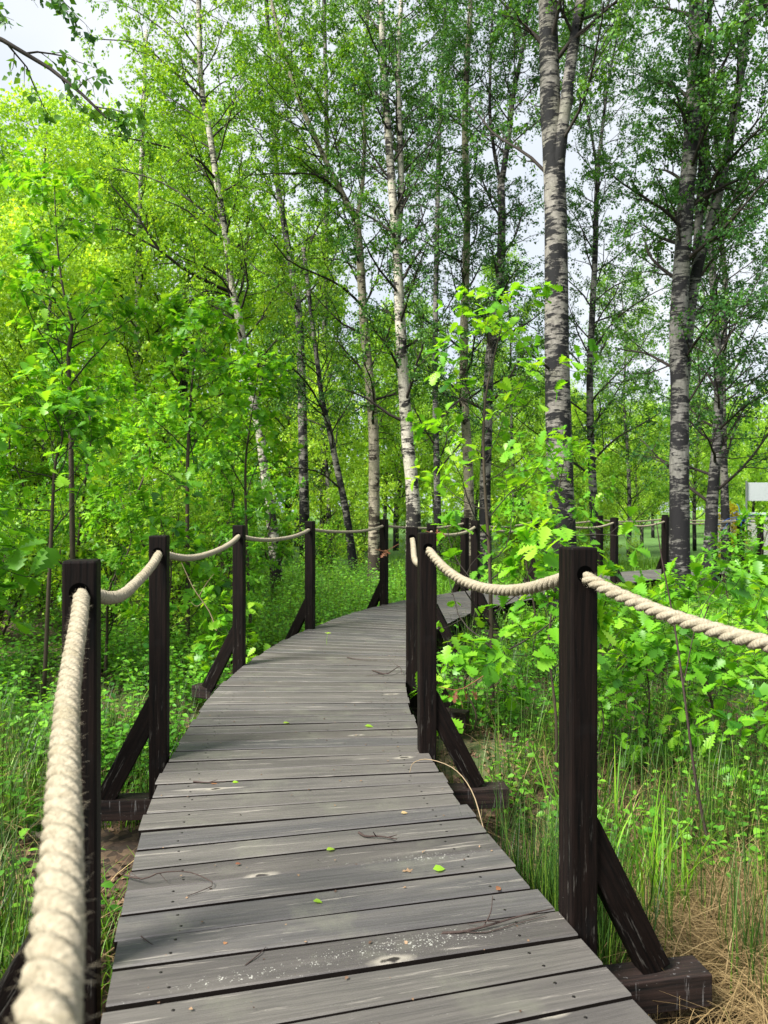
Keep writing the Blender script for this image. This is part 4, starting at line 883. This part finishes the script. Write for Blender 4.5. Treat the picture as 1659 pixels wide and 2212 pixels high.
# ------------------------------------------------------------------ bits lying on the deck
def DK(x, y, z=.004): Y = (H - z) * F / (y - 1100); return np.array([(x - 829.5) / F * Y, Y, z])
def twig(pp, r, label, forks=(), mat='dead_twig', z=.006):
    r *= 1.35; mb = MB(); P = spline([DK(x, y, zz) for x, y, zz in pp], 14); tubes(mb, P, np.linspace(r, r * .4, 14), 5)
    for f in forks: tubes(mb, spline([DK(x, y, zz) for x, y, zz in f], 7), np.linspace(r * .5, r * .25, 7), 4)
    tag(mb.obj('fallen_twig', M[mat], origin=P[0], loc=P[0], smooth=True), label, 'twig', 'twigs lying on the boards')
twig([(775, 1798, .012), (790, 1806, .008), (820, 1806, .01), (857, 1812, .012)], .004, 'short stout dark twig on the boards right of centre', [[(812, 1806, .01), (806, 1797, .03)], [(840, 1808, .01), (858, 1803, .014)]])
twig([(268, 1890, .01), (310, 1898, .02), (345, 1885, .03), (400, 1882, .03), (440, 1895, .02), (460, 1912, .012), (405, 1935, .006)], .0022, 'long hooked thin twig near the left deck edge', [[(345, 1885, .03), (350, 1892, .02), (362, 1905, .006)], [(300, 1897, .02), (270, 1875, .03)]])
twig([(955, 2015, .006), (1000, 2012, .01), (1050, 2000, .016), (1100, 1985, .02), (1150, 1972, .02), (1195, 1962, .012)], .0032, 'forked brown branchlet beside the foot of the foreground post', [[(1000, 2012, .01), (1050, 2014, .008), (1110, 1996, .01), (1180, 1978, .01)], [(1045, 2000, .016), (1060, 1970, .05), (1064, 1935, .08)], [(1080, 1990, .02), (1050, 1990, .03), (1010, 1996, .01)]])
twig([(805, 1448, .01), (835, 1455, .02), (862, 1440, .04), (868, 1455, .02)], .004, 'curled dry twig with bark by the middle posts', [[(840, 1455, .02), (790, 1460, .006)], [(862, 1440, .04), (850, 1432, .05)]])
twig([(305, 2022, .006), (315, 2030, .01), (330, 2040, .006)], .0016, 'tiny bent twig on the near left boards')
twig([(418, 1688, .008), (450, 1690, .01), (488, 1688, .006)], .0035, 'short twig across a gap near the left edge, halfway up the deck', [[(450, 1690, .01), (470, 1684, .02)]])
twig([(530, 2085, .005), (560, 2060, .01), (575, 2045, .006)], .0016, 'thin crooked twig left of the big knot')
twig([(750, 1420, .006), (780, 1425, .01), (815, 1426, .006)], .003, 'straight thin twig on the far boards')
def bit(x, y, size, rot, label, mat, shape=OVATE, tilt=.2, tint=.7, z=.006, cat='leaf', group='leaves lying on the boards'):
    mb = MB(); p = DK(x, y, z); put(mb, shape, p[None], np.array([[math.cos(rot), math.sin(rot), .02]]), np.array([[tilt, -tilt, 1.]]), np.array([size]), np.array([tint]))
    tag(mb.obj('fallen_leaf', M[mat], origin=p, loc=p), label, cat, group)
bit(935, 1877, .045, .2, 'bright green curled leaf on the boards right of centre', 'oak_leaf', OVATE, .35, .95, .012)
bit(705, 1836, .035, .5, 'pale round green leaf in the middle of the boards', 'birch_leaf', OVATE, .1, .95)
bit(676, 1945, .032, -.2, 'pale green leaf fragment below the middle of the boards', 'birch_leaf', OVATE, .1, .9)
bit(1072, 1922, .03, .9, 'reddish dry leaf scrap near the foreground post foot', 'dry_leaf', OVATE, .3, .7)
bit(868, 1882, .05, .3, 'pale grey dry leaf beside the bright green leaf', 'litter', OAKLO, .1, .9)
bit(484, 2040, .02, 1.4, 'small orange leaf scrap on the near left boards', 'dry_leaf', OVATE, .1, .9)
bit(612, 1562, .04, .6, 'yellow green leaf on the boards left of centre, far up', 'far_leaf', OVATE, .1, .9)
bit(788, 1568, .05, .0, 'narrow green leaf on the boards right of centre, far up', 'far_leaf', OVATE, .2, .6)
bit(455, 1692, .03, .2, 'red leaf scrap beside the short twig', 'dry_leaf', OVATE, .2, .8)
bit(502, 1690, .03, .4, 'small lime green leaf by the short left twig', 'oak_leaf', OVATE, .2, .95)
bit(866, 1756, .03, .3, 'pale leaf scrap near the right deck edge', 'straw', OVATE, .2, .9)
bit(508, 1866, .02, .3, 'brown scrap near the left edge of the boards', 'dry_leaf', OVATE, .2, .4)
# scattered crumbs of dry matter
mb = MB(); rg = np.random.default_rng(15); n = 420; ss = rg.uniform(1.4, 12, n); c_, t_ = along(ss); u = rg.uniform(-.62, .62, n); x = c_[:, 0] + t_[:, 1] * u; y = c_[:, 1] - t_[:, 0] * u
put(mb, BIRCH, np.stack([x, y, np.full(n, .005)], 1), np.column_stack([rg.normal(size=(n, 2)), .1 * rg.normal(size=n)]), np.array([0, 0, 1.]) + .3 * rg.normal(size=(n, 3)), rg.uniform(.004, .014, n), rg.uniform(0, 1, n))
tag(mb.obj('deck_crumbs', M['litter']), 'tiny crumbs of bark and leaf scattered on the boards', 'debris', kind='stuff')
# seedling growing through the boards
p = DK(706, 1392, 0); mb = MB(); tubes(mb, spline([p, p + [0, 0, .06], p + [.01, 0, .11]], 6), np.linspace(.002, .001, 6), 4)
put(mb, OVATE, np.tile(p + [0.008, 0, .1], (4, 1)), np.array([[1, 0, .3], [-1, 0, .4], [.3, 1, .5], [.5, -.8, .6]]), np.tile([0, -.2, 1.], (4, 1)), np.array([.035, .03, .03, .025]), np.full(4, .9))
tag(mb.obj('seedling', M['far_leaf'], origin=p, loc=p), 'tiny yellow green seedling sprouting between two far boards', 'seedling')
# arching dry stem over the right edge
mb = MB(); P = spline([DK(885, 1668, .004), S(893, 1648, 3.5), S(925, 1640, 3.42), S(980, 1660, 3.3), S(1020, 1710, 3.15), S(1046, 1795, 3.0)], 20); tubes(mb, P, np.linspace(.0016, .0026, 20), 5)
tag(mb.obj('dry_stem', M['straw_stem'], origin=P[0], loc=P[0], smooth=True), 'pale dry stem arching over the right deck edge', 'stem')
# withered leaves hanging at the bend
def withered(c, n, sz, label, seed):
    rg = np.random.default_rng(seed); mb = MB(); c = np.array(c); put(mb, OAKLO, c + rg.normal(0, sz * .35, (n, 3)), np.column_stack([rg.normal(0, .6, (n, 2)), -np.ones(n)]), rg.normal(size=(n, 3)), rg.uniform(.5, 1, n) * sz, rg.uniform(.2, .9, n))
    tubes(mb, spline([c + [-.12, 0, .02], c, c + [.15, .02, .08]], 6), np.full(6, .003), 4)
    tag(mb.obj('withered_leaves', M['dry_leaf'], origin=c, loc=c), label, 'dry leaves', 'withered brown leaf bunches')
withered(S(948, 1152, 6.6), 10, .11, 'withered brown leaf bunch beside the middle post tops', 1)
withered(S(833, 1190, 8.5), 6, .09, 'small withered leaf bunch at the post before the pale birch', 2)
withered(S(992, 1490, 4.5), 7, .09, 'withered brown leaf hanging low right of the middle post', 3)

# ------------------------------------------------------------------ far right: white board, pale wall, flowering shrub
r = empty('notice_board', (12.3, 25, GZ), 'white panelled board on metal posts in the distance at the right edge', 'board')
for q in range(3): link('panel', boxmesh('panel', .86, .05, .62, M['white_panel'], .008, 1.98), r, (.38 + q * .875, 0, 0))
for dx in (-.08, .8, 1.7, 2.6): link('post', boxmesh('post', .045, .045, 2.66, M['metal'], .004), r, (dx, -.06, 0))
r = empty('white_wall', (13.7, 27, GZ), 'low pale wall glimpsed between leaves at the far right', 'wall')
link('panel', boxmesh('panel', 3.4, .2, 1.5, M['pale_wall'], .02), r); link('coping', boxmesh('coping', 3.5, .3, .08, M['white_panel'], .01, 1.5), r)
fs = shrub(305, 1.7, .9, M['yellow_leaf'], .05, 5, 'flowering_shrub'); fs.location = (9.6, 20.5, float(ground_z(9.6, 20.5))); tag(fs, 'yellow flowering shrub left of the blue corded post', 'shrub'); del fs['group']
